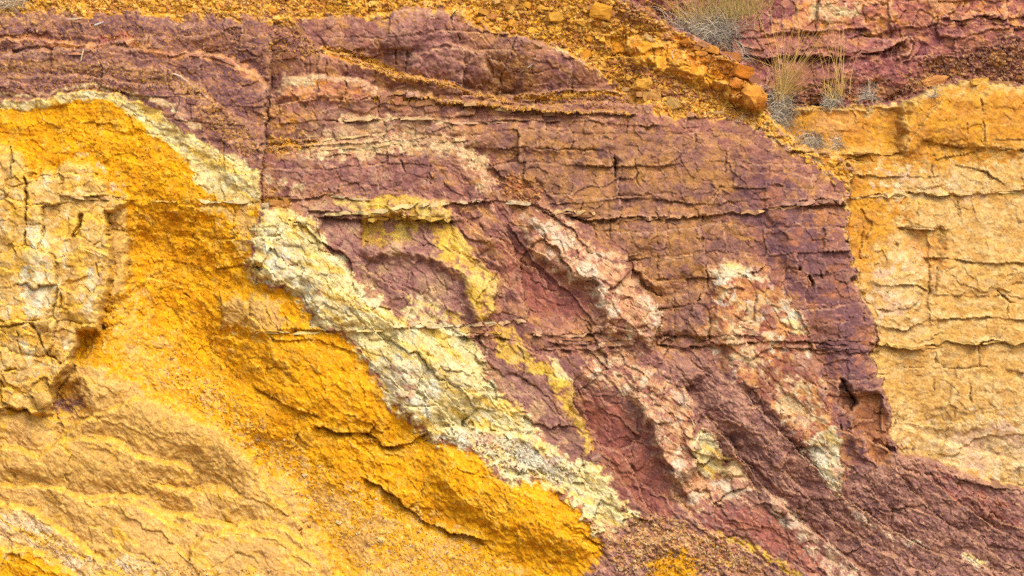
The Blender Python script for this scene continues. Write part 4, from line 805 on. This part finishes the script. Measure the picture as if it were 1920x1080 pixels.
# loose blocks that stand out: u, v, width, height (survey units), colour, squareness, roll, label
BLOCKS = [
 (1128,22,44,34,C_ORANGE,.75,8,'largest orange angular block high on the rubble slope'),
 (1038,31,30,22,C_OCHRE,.9,-4,'squarish ochre block with a flat top among yellow rubble'),
 (1089,39,30,16,C_OCHRE,.55,14,'wedge shaped ochre stone below the largest orange block'),
 (1122,38,20,18,C_ORANGE,.85,3,'small orange cube stone tucked under the largest orange block'),
 (1014,16,20,16,C_ORANGE,.6,20,'small orange stone at the top edge above the ochre block'),
 (1150,36,22,10,C_BROWN,.8,12,'flat brown chip right below the largest orange block'),
 (1205,157,52,26,C_OCHRE,.55,-6,'long ochre boulder with a dark hollow beneath on the gravel'),
 (1222,180,38,22,C_TAN,.9,4,'tan squared block just under the long ochre boulder'),
 (1264,193,28,24,C_GREY,.8,5,'greyish tan block resting alone on yellow gravel'),
 (1181,167,34,9,C_PALE,.9,3,'thin pale slab beside the long ochre boulder'),
 (1218,71,26,10,C_PALE,.8,38,'pale tilted slab lying on the orange ledge'),
 (1340,212,36,8,C_PALE,.8,-6,'thin pale slab at the lower edge of the yellow gravel'),
 (1060,180,14,10,C_OCHRE,.7,10,'small yellow stone on the purple bench'),
 (1030,213,22,8,C_PALE,.85,0,'flat pale stone on the lip of the gravel bench'),
 (723,184,30,16,C_PURPLE,.7,-8,'dark purple block at the start of the stone pile on the bench'),
 (747,188,20,18,C_RED,.8,6,'reddish squared stone inside the bench stone pile'),
 (748,175,18,8,C_OCHRE,.7,10,'small yellow stone topping the bench stone pile'),
 (768,178,18,12,(196,150,130),.6,-10,'pinkish stone at the back of the bench stone pile'),
 (800,191,54,13,C_PURPLE,.85,-6,'long flat purple slab in the bench stone pile'),
 (828,186,20,16,C_BROWN,.7,30,'tilted brown stone at the end of the bench stone pile'),
 (855,190,26,7,C_PALE,.9,2,'thin pale chip beyond the bench stone pile'),
 (880,196,24,7,C_PALE,.9,-4,'second thin pale chip beyond the bench stone pile'),
 (545,103,40,18,C_BROWN,.6,-10,'brown block lodged in the gully at the top of the fault'),
 (655,88,18,14,C_PURPLE,.7,20,'dark purple stone perched on the orange gravel streak'),
 (1686,157,26,16,C_RED,.6,6,'round-edged red stone on the dark shaly slope'),
 (1748,152,70,26,(214,136,70),.5,-8,'broad orange boulder half buried at the top of the sandstone'),
 (1868,156,56,12,C_TAN,.9,3,'long tan slab lying on the sandstone lip'),
 (1835,153,36,16,C_OCHRE,.75,-2,'stacked yellow slab at the corner of the sandstone lip'),
 (1197,867,28,26,(156,96,80),.3,0,'round red boulder on the deep red slope'),
 (1117,860,24,20,(206,170,132),.35,-20,'pale round boulder at the end of the yellow streak'),
 (1377,884,46,36,(214,182,132),.35,10,'rounded cream boulder perched above the dark purple slope'),
 (292,644,34,14,(228,186,112),.7,8,'pale flat stone stuck in the sandy ochre gully'),
 (435,656,16,11,C_OCHRE,.6,20,'yellow stone on the sandy talus below the square blocks'),
 (338,711,18,11,(236,188,70),.6,0,'bright yellow stone lying on the sandy talus'),
 (212,921,14,9,(232,196,136),.6,10,'small pale stone on a tan bench'),
 (572,891,12,9,(236,214,176),.6,10,'white chip on the sandy talus slope'),
 (712,1012,13,10,(236,214,176),.6,40,'white stone low on the sandy talus slope'),
 (1331,92,34,16,C_ORANGE,.8,14,'orange slab at the top of the orange block ridge below the grass'),
 (1318,84,34,11,(206,140,70),.85,16,'thin brown-orange slab under the widest grass tuft'),
 (1352,88,22,16,(220,150,40),.7,-8,'bright orange stone directly under the widest grass tuft'),
 (1372,106,40,20,C_ORANGE,.75,10,'orange block in the middle of the orange block ridge'),
 (1330,110,40,18,(206,124,40),.8,12,'brown orange block below the thin slab on the block ridge'),
 (1392,136,40,28,(206,120,36),.7,18,'tall orange block near the lower end of the block ridge'),
 (1382,158,34,14,(190,108,40),.8,12,'flat orange block wedged under the tall orange block'),
 (1412,180,56,40,(208,126,34),.6,14,'large cracked orange boulder at the foot of the block ridge'),
 (968,350,28,16,C_RED,.6,-12,'reddish stone in the notch above the pale ledge'),
 (992,362,24,18,(150,98,80),.7,30,'tilted purple stone in the notch above the pale ledge'),
 (524,381,46,14,(190,138,66),.8,4,'brown slab lying where the fault meets the yellow corner'),
 (497,386,18,10,C_PALE,.7,10,'small cream stone beside the fault below the brown slab'),
 (1590,768,10,26,(176,120,90),.8,-24,'splinter of rock wedged upright in the dark crack'),
 (84,755,36,44,(214,166,90),.3,-24,'tan angular boulder hanging at the foot of the cream crag'),
]
def place_block(u, v, w, h, c, sq, roll, label, i):
    p, n_, _ = surf(u, v); W, Hh = w / PXM, h / PXM; D = max(.06, min(W, Hh) * .9)
    bm = chunk(W * 1.05, Hh * 1.05, D, 22, sq, 100 + i)
    bmesh.ops.rotate(bm, verts=bm.verts, cent=(0, 0, 0), matrix=Matrix.Rotation(math.radians(roll), 3, 'Y') @ Matrix.Rotation(math.radians((i * 37) % 40 - 20), 3, 'Z'))
    bmesh.ops.subdivide_edges(bm, edges=bm.edges[:], cuts=3, use_grid_fill=True)
    q = min(W, Hh)
    for vv in bm.verts: vv.co += noise.noise_vector(vv.co * (2.2 / q) + Vector((i, 0, 0))) * q * .10 + noise.noise_vector(vv.co * (7 / q)) * q * .03
    c = .55 * np.array(c, float) * .95 + .45 * _
    o = finish(bm, 'rock_slab' if w > 2.6 * h else 'boulder' if sq < .5 else 'stone_block', MAT['stone'], vary(bm, c, .07, i), None, (p[0], p[1] - D * .10, p[2]))
    return tag(o, label, 'slab' if w > 2.6 * h else 'boulder' if sq < .5 else 'stone', None, 'thing')
for i, r_ in enumerate(BLOCKS): place_block(*r_, i)

# broken plates that stick out along the bedding planes (parts of the rock they grow from)
def ledge_plate(u0, u1, v, th, pro, body, seed, tint=None, v1=None):
    v1 = v if v1 is None else v1; vm = (v + v1) / 2
    r = random.Random(seed); p, n_, c = surf((u0 + u1) / 2, vm); W = (u1 - u0) / PXM; t = th / PXM; seg = max(3, int((u1 - u0) / 9))
    c = np.minimum(np.array(tint, float) * 1.06, 246) if tint else np.clip(c * 1.04, 0, 250)
    bm = bmesh.new(); rows = []
    for k_ in range(seg + 1):
        x = -W / 2 + W * k_ / seg; e = min(k_, seg - k_) / seg
        f = pro * (.45 + .75 * r.random()) * (1 if e > .05 else .45); tt = t * (.65 + .6 * r.random()) * (1 if e > .02 else .5); dz = r.gauss(0, .22) * t - ((v1 - v) * (k_ / seg - .5)) / PXM
        q, _, _ = surf(u0 + (u1 - u0) * k_ / seg, v + (v1 - v) * k_ / seg); yb = q[1] - p[1]
        rows.append([bm.verts.new(co) for co in ((x, yb + .10, tt / 2 + dz), (x + r.gauss(0, .2) * t, yb - f, tt / 2 + dz - .15 * t), (x + r.gauss(0, .2) * t, yb - f * .9, -tt / 2 + dz), (x, yb + .10, -tt / 2 + dz))])
    for a_, b_ in zip(rows, rows[1:]):
        for k_ in range(3): bm.faces.new((a_[k_], a_[k_ + 1], b_[k_ + 1], b_[k_]))
    bm.faces.new(rows[0][::-1]); bm.faces.new(rows[-1]); bmesh.ops.recalc_face_normals(bm, faces=bm.faces)
    return finish(bm, 'ledge_plate', MAT['stone'], vary(bm, c, .07, seed), root[body], tuple(p))
PALE_LIP, TAN_LIP = (226,196,150), (226,182,104)
LIPS = [  # line, thickness, reach, body, tint or None, share of it that still stands
 ([(560,372),(620,366),(690,374)],5,.05,'purple_cliff',(206,176,130),.8), ([(610,402),(680,399),(740,390),(800,382),(840,380)],6,.09,'purple_cliff',(224,196,136),1.0), ([(690,408),(760,405),(845,411)],7,.10,'purple_cliff',(214,172,80),1.0),
 ([(855,378),(900,378),(960,379),(1010,383)],5,.06,'purple_cliff',PALE_LIP,.85), ([(1035,395),(1075,394),(1115,399)],5,.07,'purple_cliff',(214,176,120),.9), ([(1040,403),(1070,402),(1110,404)],5,.07,'purple_cliff',None,.9),
 ([(1150,412),(1250,406),(1330,404),(1440,392),(1500,386)],4,.03,'purple_cliff',(206,156,108),.6), ([(1490,383),(1540,374),(1580,377)],6,.10,'purple_cliff',(196,150,122),1.0),
 ([(480,622),(600,622),(720,618)],3,.03,'ochre_bank',(238,204,130),.7), ([(720,617),(790,611),(850,610),(930,605)],4,.05,'cream_rib',(232,206,160),.9), ([(880,607),(930,604),(985,601)],5,.06,'purple_cliff',(216,176,130),.9), ([(860,618),(900,622),(940,624)],6,.07,'purple_cliff',None,.9), ([(875,630),(945,633)],6,.06,'purple_cliff',None,.9),
 ([(1000,625),(1050,630),(1110,623)],4,.05,'purple_cliff',(204,160,120),.8), ([(1050,634),(1100,636),(1130,634)],8,.07,'purple_cliff',None,.9), ([(1050,648),(1100,652),(1125,650)],8,.06,'purple_cliff',None,.9), ([(1200,638),(1260,634),(1330,630)],8,.05,'purple_cliff',None,.8), ([(1200,648),(1260,646),(1340,642)],7,.05,'purple_cliff',None,.8),
 ([(1340,634),(1400,634),(1450,633)],4,.03,'purple_cliff',None,.7), ([(1470,648),(1520,650),(1560,648)],5,.05,'purple_cliff',None,.9), ([(1540,642),(1590,640),(1640,641)],6,.07,'purple_cliff',None,.9), ([(1560,654),(1610,656),(1642,655)],5,.06,'purple_cliff',None,.9),
 ([(1645,641),(1690,650),(1730,652),(1780,640),(1820,645),(1860,639),(1930,636)],5,.10,'sandstone_cliff',TAN_LIP,.9), ([(1690,654),(1730,653),(1770,645)],4,.07,'sandstone_cliff',(214,166,90),.8),
 ([(1590,372),(1640,366),(1720,362),(1800,365),(1920,357)],4,.05,'sandstone_cliff',(226,188,120),.6), ([(1740,266),(1800,274),(1850,274),(1920,284)],5,.05,'sandstone_cliff',None,.6), ([(1690,426),(1770,428)],5,.04,'sandstone_cliff',None,.8), ([(1520,284),(1600,288),(1680,286)],6,.06,'sandstone_cliff',None,.7),
 ([(1450,103),(1520,99),(1580,103),(1640,93),(1675,86)],8,.08,'upper_purple_wall',None,.6), ([(1780,33),(1850,30),(1920,29)],6,.06,'upper_purple_wall',None,.7),
 ([(640,224),(730,221),(825,222)],4,.05,'purple_cliff',(224,186,134),.85), ([(845,229),(900,229),(960,229)],3,.03,'purple_cliff',(206,162,124),.8), ([(600,262),(660,256),(730,246)],4,.04,'purple_cliff',(222,188,132),.8), ([(600,278),(700,272),(800,264),(870,262)],4,.04,'purple_cliff',(218,180,124),.7),
 ([(300,372),(280,376),(330,377)][1:],4,.05,'ochre_bank',(226,176,84),1.0), ([(370,378),(420,376),(480,377)],5,.05,'ochre_bank',(232,200,140),.8), ([(130,368),(180,370),(236,373)],5,.07,'cream_crag',(228,182,120),.9),
 ([(1400,245),(1440,252),(1470,270)],5,.05,'rubble_slope',(216,172,104),.8), ([(930,205),(960,208),(985,210)],6,.05,'purple_cliff',(222,192,136),.7), ([(470,385),(520,372),(548,374)][1:],7,.08,'purple_cliff',(190,136,66),1.0),
 ([(80,104),(110,100),(160,98)],4,.05,'purple_bank',(200,140,104),.6), ([(330,138),(370,165),(420,205)],5,.06,'purple_bank',(206,164,110),.4), ([(350,102),(420,104),(460,130)],5,.06,'purple_bank',(196,138,112),.7),
 ([(1240,680),(1270,678),(1300,676)],5,.04,'purple_cliff',None,.6), ([(1110,738),(1160,736),(1200,744)],6,.06,'purple_cliff',None,.8), ([(1490,690),(1530,692)],4,.04,'purple_cliff',None,.8),
]
def along(P, t):
    d = [math.dist(a, b) for a, b in zip(P, P[1:])]; s_ = t * sum(d)
    for (a, b), L in zip(zip(P, P[1:]), d):
        if s_ <= L: return a[0] + (b[0] - a[0]) * s_ / L, a[1] + (b[1] - a[1]) * s_ / L
        s_ -= L
    return P[-1]
for i, (P, th, pro, body, tint, share) in enumerate(LIPS):
    r = random.Random(500 + i); L = sum(math.dist(a, b) for a, b in zip(P, P[1:])); x = 0; k_ = 0
    while x < L - 8:
        w = min(r.uniform(14, 66), L - x)
        if r.random() < share:
            a, va = along(P, x / L); b, vb = along(P, (x + w) / L)
            if b - a > 9: ledge_plate(a, b, va, (th + (1.6 if tint else .4)) * r.uniform(.8, 1.3), pro * r.uniform(.6, 1.15), body, 1000 * i + k_, tint, vb); k_ += 1
        x += w + r.uniform(1, 7)

# stones strewn over the slopes (parts of the slope) and chips too small to count
def inside(poly, u, v):
    c = False
    for (x1, y1), (x2, y2) in zip(poly, poly[1:] + poly[:1]):
        if (y1 > v) != (y2 > v) and u < x1 + (v - y1) / (y2 - y1) * (x2 - x1): c = not c
    return c
def scatter(poly, n, seed):
    r = random.Random(seed); xs = [p[0] for p in poly]; ys = [p[1] for p in poly]; out = []; tries = 0
    while len(out) < n and tries < n * 60:
        tries += 1; u, v = r.uniform(min(xs), max(xs)), r.uniform(min(ys), max(ys))
        if inside(poly, u, v): out.append((u, v, r))
    return out
A_RUB = [(900,0),(1240,0),(1260,50),(1200,60),(1130,50),(1160,110),(1270,152),(1330,165),(1400,205),(1440,245),(1380,226),(1260,210),(1150,158),(1130,140),(1060,90),(940,55),(890,40)]
A_TOPL = [(-20,-10),(900,-10),(880,16),(790,12),(690,26),(500,30),(330,24),(120,26),(60,16),(-20,22)]
A_RIDGE = [(1290,72),(1350,98),(1405,130),(1432,168),(1440,200),(1400,202),(1370,150),(1310,115),(1270,80)]
A_SHALE = [(1640,190),(1690,160),(1760,118),(1850,90),(1920,72),(1920,160),(1830,148),(1760,160),(1700,188)]
A_BENCH = [(700,182),(760,178),(840,186),(960,198),(1060,208),(1180,210),(1190,216),(1100,214),(960,207),(830,196),(700,192)]
A_GRAV = [(1190,970),(1260,965),(1330,1005),(1420,1060),(1300,1075),(1150,1075),(1160,1010)]
A_TALUS = [(330,640),(420,710),(520,800),(620,880),(720,930),(820,980),(900,1030),(960,1075),(680,1075),(600,980),(520,890),(430,820),(360,750),(300,700)]
A_PALE = [(840,815),(920,810),(1000,835),(1080,880),(1040,905),(960,880),(880,840)]
A_DARK = [(1440,700),(1500,800),(1700,880),(1900,930),(1920,1075),(1600,1075),(1500,980),(1380,800)]
A_FAULT = [(500,60),(560,50),(600,95),(560,110),(520,112),(505,90)]
A_BANK = [(330,150),(380,160),(480,250),(488,300),(430,280),(370,220)]
STONES = [(A_RUB,110,'rubble_slope',(9,24),(C_ORANGE,C_OCHRE,C_BROWN,C_TAN,C_OCHRE,C_RED)), (A_TOPL,40,'rubble_slope',(8,16),(C_OCHRE,C_BROWN,C_ORANGE)), (A_RIDGE,30,'rubble_slope',(12,26),(C_ORANGE,(206,122,40),C_BROWN)),
          (A_SHALE,26,'upper_purple_wall',(8,16),(C_BROWN,C_PURPLE,C_TAN)), (A_BENCH,34,'purple_cliff',(8,15),(C_OCHRE,C_PURPLE,C_TAN,C_PALE)), (A_GRAV,24,'purple_talus',(7,12),(C_TAN,C_PURPLE,C_PALE)),
          (A_TALUS,16,'ochre_bank',(7,12),((236,190,90),C_OCHRE,(238,214,170))), (A_PALE,10,'cream_rib',(7,13),(C_PALE,(226,214,180),C_PURPLE)), (A_FAULT,14,'purple_cliff',(9,20),(C_BROWN,C_PURPLE,C_OCHRE)), (A_BANK,24,'purple_bank',(9,20),(C_BROWN,C_PURPLE,C_TAN))]
for si, (poly, n, body, (s0, s1), cs) in enumerate(STONES):
    for k_, (u, v, r) in enumerate(scatter(poly, n, 40 + si)):
        sz = s0 + (s1 - s0) * r.random() ** 2.2; p, n_, c = surf(u, v); w = sz / PXM; h = w * r.uniform(.4, .8)
        bm = chunk(w, h, w * r.uniform(.5, .9), 13, r.choice((.2, .6, .8)), r.randrange(10**6))
        bmesh.ops.rotate(bm, verts=bm.verts, cent=(0, 0, 0), matrix=Matrix.Rotation(r.uniform(-.45, .6), 3, 'Y') @ Matrix.Rotation(r.uniform(-.6, .6), 3, 'Z'))
        cc = .55 * np.array(r.choice(cs), float) + .45 * c
        finish(bm, 'stone', MAT['stone'], vary(bm, cc, .08, k_), root[body], (p[0], p[1] - w * .12, p[2]))
def chips(name, body, jobs, seed):
    r = random.Random(seed); V_, F_, C_ = [], [], []
    for poly, n, s0, s1, cs in jobs:
        for u, v, q in scatter(poly, n, r.randrange(10**6)):
            p, n_, c = surf(u, v); s_ = (s0 + (s1 - s0) * r.random() ** 2) / PXM; b = len(V_)
            R = Matrix.Rotation(r.uniform(0, 6.28), 3, 'X') @ Matrix.Rotation(r.uniform(0, 6.28), 3, 'Y') @ Matrix.Rotation(r.uniform(0, 6.28), 3, 'Z')
            for co in ((-.6, 0, 0), (.5, .4, .05), (.45, -.4, -.05), (0, .05, .3), (-.05, 0, -.3)):
                q_ = R @ Vector(co) * s_; V_.append((p[0] + q_.x, p[1] - .25 * s_ + q_.y, p[2] + q_.z))
            F_ += [(b, b + 1, b + 3), (b + 1, b + 2, b + 3), (b + 2, b, b + 3), (b + 1, b, b + 4), (b + 2, b + 1, b + 4), (b, b + 2, b + 4)]
            cc = r.choice(cs); cc = c * r.uniform(.8, 1.2) if cc is None else .7 * np.array(cc, float) + .3 * c
            C_ += [to_lin(np.clip(cc, 0, 252))] * 5
    me = bpy.data.meshes.new(name); me.from_pydata(V_, [], F_); ca = me.color_attributes.new('rock_colour', 'FLOAT_COLOR', 'POINT')
    a = np.ones((len(V_), 4), f4); a[:, :3] = np.array(C_); ca.data.foreach_set('color', a.ravel()); me.materials.append(MAT['stone'])
    o = bpy.data.objects.new(name, me); COL.objects.link(o); o.parent = root[body]; o['kind'] = 'stuff'
W_ = (240, 222, 190)
chips('gravel', 'rubble_slope', [(A_RUB, 2600, 3, 10, (None, C_OCHRE, C_BROWN, C_TAN, C_ORANGE, (160,96,66))), (A_TOPL, 1500, 3, 8, (None, C_OCHRE, C_BROWN)), (A_RIDGE, 260, 4, 10, (C_ORANGE, C_BROWN))], 1)
chips('gravel', 'upper_purple_wall', [(A_SHALE, 800, 3, 8, (None, C_BROWN, C_PURPLE, (206,160,110))), ([(1440,200),(1490,165),(1640,165),(1650,192),(1540,198)], 300, 3, 8, (None, C_BROWN))], 2)
chips('gravel', 'purple_cliff', [(A_BENCH, 900, 3, 8, (None, C_OCHRE, C_PURPLE, C_OCHRE)), ([(600,80),(680,98),(760,140),(850,158),(960,188),(950,194),(840,166),(740,144),(640,106)], 500, 3, 7, (C_OCHRE, C_BROWN)), ([(960,178),(1060,168),(1160,172),(1190,192),(1000,198)], 400, 3, 7, (C_OCHRE, None)), (A_FAULT, 200, 4, 9, (C_BROWN, C_OCHRE, C_PURPLE)), ([(490,262),(600,258),(560,284),(495,288)], 200, 3, 7, (C_OCHRE, None)), ([(930,336),(1010,352),(1018,376),(960,378)], 120, 4, 9, (C_RED, C_PURPLE))], 3)
chips('gravel', 'purple_talus', [(A_GRAV, 900, 3, 8, (None, C_PALE, C_PURPLE, C_OCHRE)), (A_DARK, 900, 3, 8, (None, (170,120,80), C_PURPLE))], 4)
chips('gravel', 'ochre_bank', [(A_TALUS, 1500, 2.5, 6, (None, None, (236,176,60), (170,120,130), W_)), ([(100,230),(200,200),(300,270),(360,330),(450,500),(400,680),(300,600),(240,420),(180,300)], 500, 3, 7, (None,))], 5)
chips('gravel', 'cream_rib', [(A_PALE, 350, 2.5, 7, (None, W_, (150,100,90)))], 6)
chips('gravel', 'purple_bank', [(A_BANK, 260, 3, 8, (None, C_BROWN, C_OCHRE)), ([(-20,120),(330,130),(330,170),(-20,170)], 500, 3, 7, (None, C_OCHRE, C_BROWN)), ([(-20,40),(480,50),(480,100),(-20,100)], 500, 3, 7, (None, C_OCHRE, C_PURPLE))], 7)
chips('gravel', 'tan_slope', [([(0,960),(60,975),(180,1050),(300,1060),(560,1070),(400,1080),(100,1060)], 300, 3, 7, (None, W_, C_OCHRE))], 8)

# ---------------------------------------------------------------- grass tufts, dry tangles and twigs
def plant_material():
    m = bpy.data.materials.new('dry_grass'); m.use_nodes = True; t = m.node_tree; b = t.nodes['Principled BSDF']
    at = t.nodes.new('ShaderNodeAttribute'); at.attribute_name = 'rock_colour'; t.links.new(at.outputs['Color'], b.inputs['Base Color'])
    tc = t.nodes.new('ShaderNodeTexNoise'); tc.inputs['Scale'].default_value = 40
    b.inputs['Roughness'].default_value = .7; b.inputs['Specular IOR Level'].default_value = .25
    return m
MAT['grass'] = plant_material()
def blades(name, parent, n, r, spread, length, width, lean, droop, cols, ang=(-60, 60)):
    """n curved blades from a crown of half width spread; angles in degrees from upright, in the plane of the face"""
    V_, F_, C_ = [], [], []
    for _ in range(n):
        a = math.radians(r.uniform(*ang)) + lean; L = r.uniform(*length); wd = width * r.uniform(.7, 1.3); dep = r.uniform(-.5, .15)
        x, y, z = r.gauss(0, spread[0]), r.uniform(-.05, .02) - .02, r.gauss(0, spread[1]); dx, dz = math.sin(a), math.cos(a); dy = -abs(r.gauss(0, .35)) - .05
        c = np.array(r.choice(cols), float) * r.uniform(.85, 1.12); seg = 6; b = len(V_); cur = r.gauss(0, .5)
        for k_ in range(seg + 1):
            t = k_ / seg; ww = wd * (1 - .8 * t) / 2; nx, nz = dz, -dx
            V_.append((x - nx * ww, y, z - nz * ww)); V_.append((x + nx * ww, y + wd * .3, z + nz * ww)); C_ += [to_lin(np.clip(c * (1 + .05 * t), 0, 250))] * 2
            st = L / seg; x += dx * st; z += dz * st; y += dy * st * .5
            dz -= droop * st / L * 1.2; dx += (cur if wd > .0055 or name == 'dead_thatch' else .4 * cur) * st / L
            if r.random() < .05: dx += r.gauss(0, .5); dz += r.gauss(0, .4)
            q = math.hypot(dx, dz) + 1e-6; dx /= q; dz /= q
        for k_ in range(seg): F_.append((b + 2 * k_, b + 2 * k_ + 1, b + 2 * k_ + 3, b + 2 * k_ + 2))
    me = bpy.data.meshes.new(name); me.from_pydata(V_, [], F_); ca = me.color_attributes.new('rock_colour', 'FLOAT_COLOR', 'POINT')
    q = np.ones((len(V_), 4), f4); q[:, :3] = np.array(C_); ca.data.foreach_set('color', q.ravel()); me.materials.append(MAT['grass'])
    o = bpy.data.objects.new(name, me); COL.objects.link(o); o.parent = parent; o['kind'] = 'stuff'; return o
GREY = ((180,164,142), (150,136,120), (204,188,158), (104,94,88), (212,196,162)); STRAW = ((206,164,84), (222,184,108), (190,146,70), (214,176,96)); GREEN = ((192,168,84), (180,162,84), (206,180,104), (204,172,112))
def tuft(u, v, label, jobs, seed, lift=.05):
    p, n_, _ = surf(u, v); t = empty('grass_tuft', (p[0], p[1] - lift, p[2])); tag(t, label, 'grass tuft', 'dry grass tufts on the cliff'); r = random.Random(seed)
    for name, n, spread, length, width, lean, droop, cols, ang, off in jobs:
        o = blades(name, t, n, r, (spread[0] / PXM, spread[1] / PXM), (length[0] / PXM, length[1] / PXM), width, lean, droop, cols, ang); o.location = (off[0] / PXM, 0, -off[1] / PXM)
    return t
tuft(1334, 52, 'widest grass tuft, grey below and yellow-green above, at the top edge', [
  ('dead_thatch', 420, (34,10), (22,52), .005, 0, 1.1, GREY, (-120,120), (-14,0)), ('dead_thatch', 200, (16,10), (24,44), .005, 0, 1.2, GREY, (-150,150), (14,14)),
  ('green_blade', 240, (34,10), (40,100), .0048, .25, .3, GREEN, (-30,45), (30,-20)), ('green_blade', 110, (22,6), (40,90), .0048, -.1, .3, STRAW, (-40,30), (-40,-4))], 1, .10)
tuft(1458, 196, 'tall straw coloured grass tuft with long stalks beside the cracked orange boulder', [
  ('dead_thatch', 380, (10,22), (22,50), .005, 0, 1.2, GREY, (-150,150), (4,14)), ('dry_blade', 110, (8,6), (60,115), .0048, .25, .2, STRAW, (-35,50), (0,-10)), ('seed_stalk', 34, (6,4), (140,230), .006, .2, .03, STRAW, (-26,42), (0,-16))], 2, .34)
tuft(1556, 190, 'small grey grass tuft with a few upright stalks on the sandstone lip', [
  ('dead_thatch', 140, (9,6), (14,30), .0048, 0, 1.5, GREY, (-150,150), (0,0)), ('seed_stalk', 18, (9,3), (90,160), .006, .05, .03, STRAW, (-14,16), (6,-8)), ('dry_blade', 40, (8,4), (26,50), .006, 0, .4, STRAW, (-40,40), (4,-4))], 3, .22)
tuft(1626, 184, 'small spiky grey grass tuft without stalks right of the stalked one', [
  ('dead_thatch', 90, (6,4), (16,34), .0048, 0, 1.1, GREY, (-110,110), (0,0)), ('dry_blade', 12, (4,3), (26,42), .006, 0, .3, GREY, (-50,40), (0,0))], 4, .2)
tuft(1521, 264, 'round tangle of dead grey grass below the sandstone blocks', [('dead_thatch', 240, (11,8), (14,30), .0048, 0, 1.6, GREY, (-170,170), (0,0))], 5)
tuft(1569, 268, 'smallest grey grass tangle beside the round dead one', [('dead_thatch', 70, (5,6), (12,24), .0048, 0, 1.2, GREY, (-150,150), (0,0))], 6)
tuft(1388, 108, 'wispy grey grass hanging over the orange block ridge', [('dead_thatch', 60, (7,10), (20,44), .006, 0, 1.0, GREY, (-120,150), (0,0))], 7)
tuft(18, 6, 'pale dry grass in the top corner above the purple bank', [('dead_thatch', 120, (18,6), (16,40), .0065, .3, 1.0, ((226,206,170),(206,180,140),(180,150,116)), (-120,120), (0,0))], 8)
tuft(1752, 180, 'tiny dry grass sprig at the foot of the broad orange boulder', [('dead_thatch', 30, (3,3), (10,22), .006, 0, .8, GREY, (-90,90), (0,0)), ('seed_stalk', 3, (2,2), (50,80), .005, -.5, .2, STRAW, (-25,0), (0,0))], 9)
def twig(pts, rad, col, label):
    P = [Vector(surf(u, v)[0]) + Vector((0, -.035 - .02 * math.sin(3 * k_), 0)) for k_, (u, v) in enumerate(pts)]; b0 = P[0]; bm = bmesh.new(); rings = []
    for k_, q in enumerate(P):
        d = (P[min(k_ + 1, len(P) - 1)] - P[max(k_ - 1, 0)]).normalized(); a = d.orthogonal().normalized(); b = d.cross(a); rr = rad * (1 - .5 * k_ / len(P))
        rings.append([bm.verts.new(q - b0 + (a * math.cos(t) + b * math.sin(t)) * rr) for t in (0, 1.05, 2.09, 3.14, 4.19, 5.24)])
    for r1, r2 in zip(rings, rings[1:]):
        for t in range(6): bm.faces.new((r1[t], r1[(t + 1) % 6], r2[(t + 1) % 6], r2[t]))
    bm.faces.new(rings[0][::-1]); bm.faces.new(rings[-1])
    tag(finish(bm, 'twig', MAT['grass'], vary(bm, col, .06, 3), None, tuple(b0)), label, 'twig', 'dead twigs on the rock')
twig([(845,32),(851,24),(856,18)], .012, (84,66,56), 'short dark twig sticking up at the crest of the purple cliff')
twig([(124,36),(140,35),(157,32)], .008, (226,200,170), 'longer pale straw lying flat near the top of the purple bank')
twig([(177,47),(185,44),(193,40)], .010, (214,206,184), 'short pale grey splinter on the purple bank')
twig([(152,112),(155,98),(157,91)], .008, (226,200,150), 'thin upright pale stalk in the middle of the purple bank')
twig([(1262,108),(1258,100),(1262,94),(1268,93)], .006, (196,180,160), 'curled grey stem on the orange ledge')
twig([(975,135),(990,126),(1000,119)], .007, (206,186,176), 'thin pale stick leaning on the purple rock')
twig([(1411,190),(1430,190),(1452,186)], .006, (222,190,130), 'bent straw stalk across the cracked orange boulder')
twig([(325,138),(338,143),(350,152)], .009, (230,206,180), 'pale splinter at the top of the gravelly bank edge')

# ---------------------------------------------------------------- the dry creek bed in front of the cliff
gm = bpy.data.materials.new('creek_sand'); gm.use_nodes = True; t = gm.node_tree; b = t.nodes['Principled BSDF']; nz_ = t.nodes.new('ShaderNodeTexNoise'); nz_.inputs['Scale'].default_value = 6; nz_.inputs['Detail'].default_value = 8
cr = t.nodes.new('ShaderNodeValToRGB'); cr.color_ramp.elements[0].color = (.22, .14, .08, 1); cr.color_ramp.elements[1].color = (.40, .29, .18, 1); cr.color_ramp.elements[0].position = .35; cr.color_ramp.elements[1].position = .65
t.links.new(nz_.outputs[0], cr.inputs[0]); t.links.new(cr.outputs[0], b.inputs['Base Color']); b.inputs['Roughness'].default_value = .95
gx = np.linspace(-300, 300, 61); gy = np.concatenate([-np.geomspace(400, 2, 30), [0, 3, 40, 300]])
gv = [(float(x), float(y), -1.7 + .12 * math.sin(x * .7) * math.cos(y * .9) * (abs(x) < 40 and -40 < y < 3)) for y in gy for x in gx]
gf = [(j * 61 + i, j * 61 + i + 1, (j + 1) * 61 + i + 1, (j + 1) * 61 + i) for j in range(len(gy) - 1) for i in range(60)]
me = bpy.data.meshes.new('ground'); me.from_pydata(gv, [], gf); me.materials.append(gm); go = bpy.data.objects.new('ground', me); COL.objects.link(go)
tag(go, 'sandy dry creek bed in front of the cliff', 'ground', None, 'structure')
print('all', time.time() - T0)
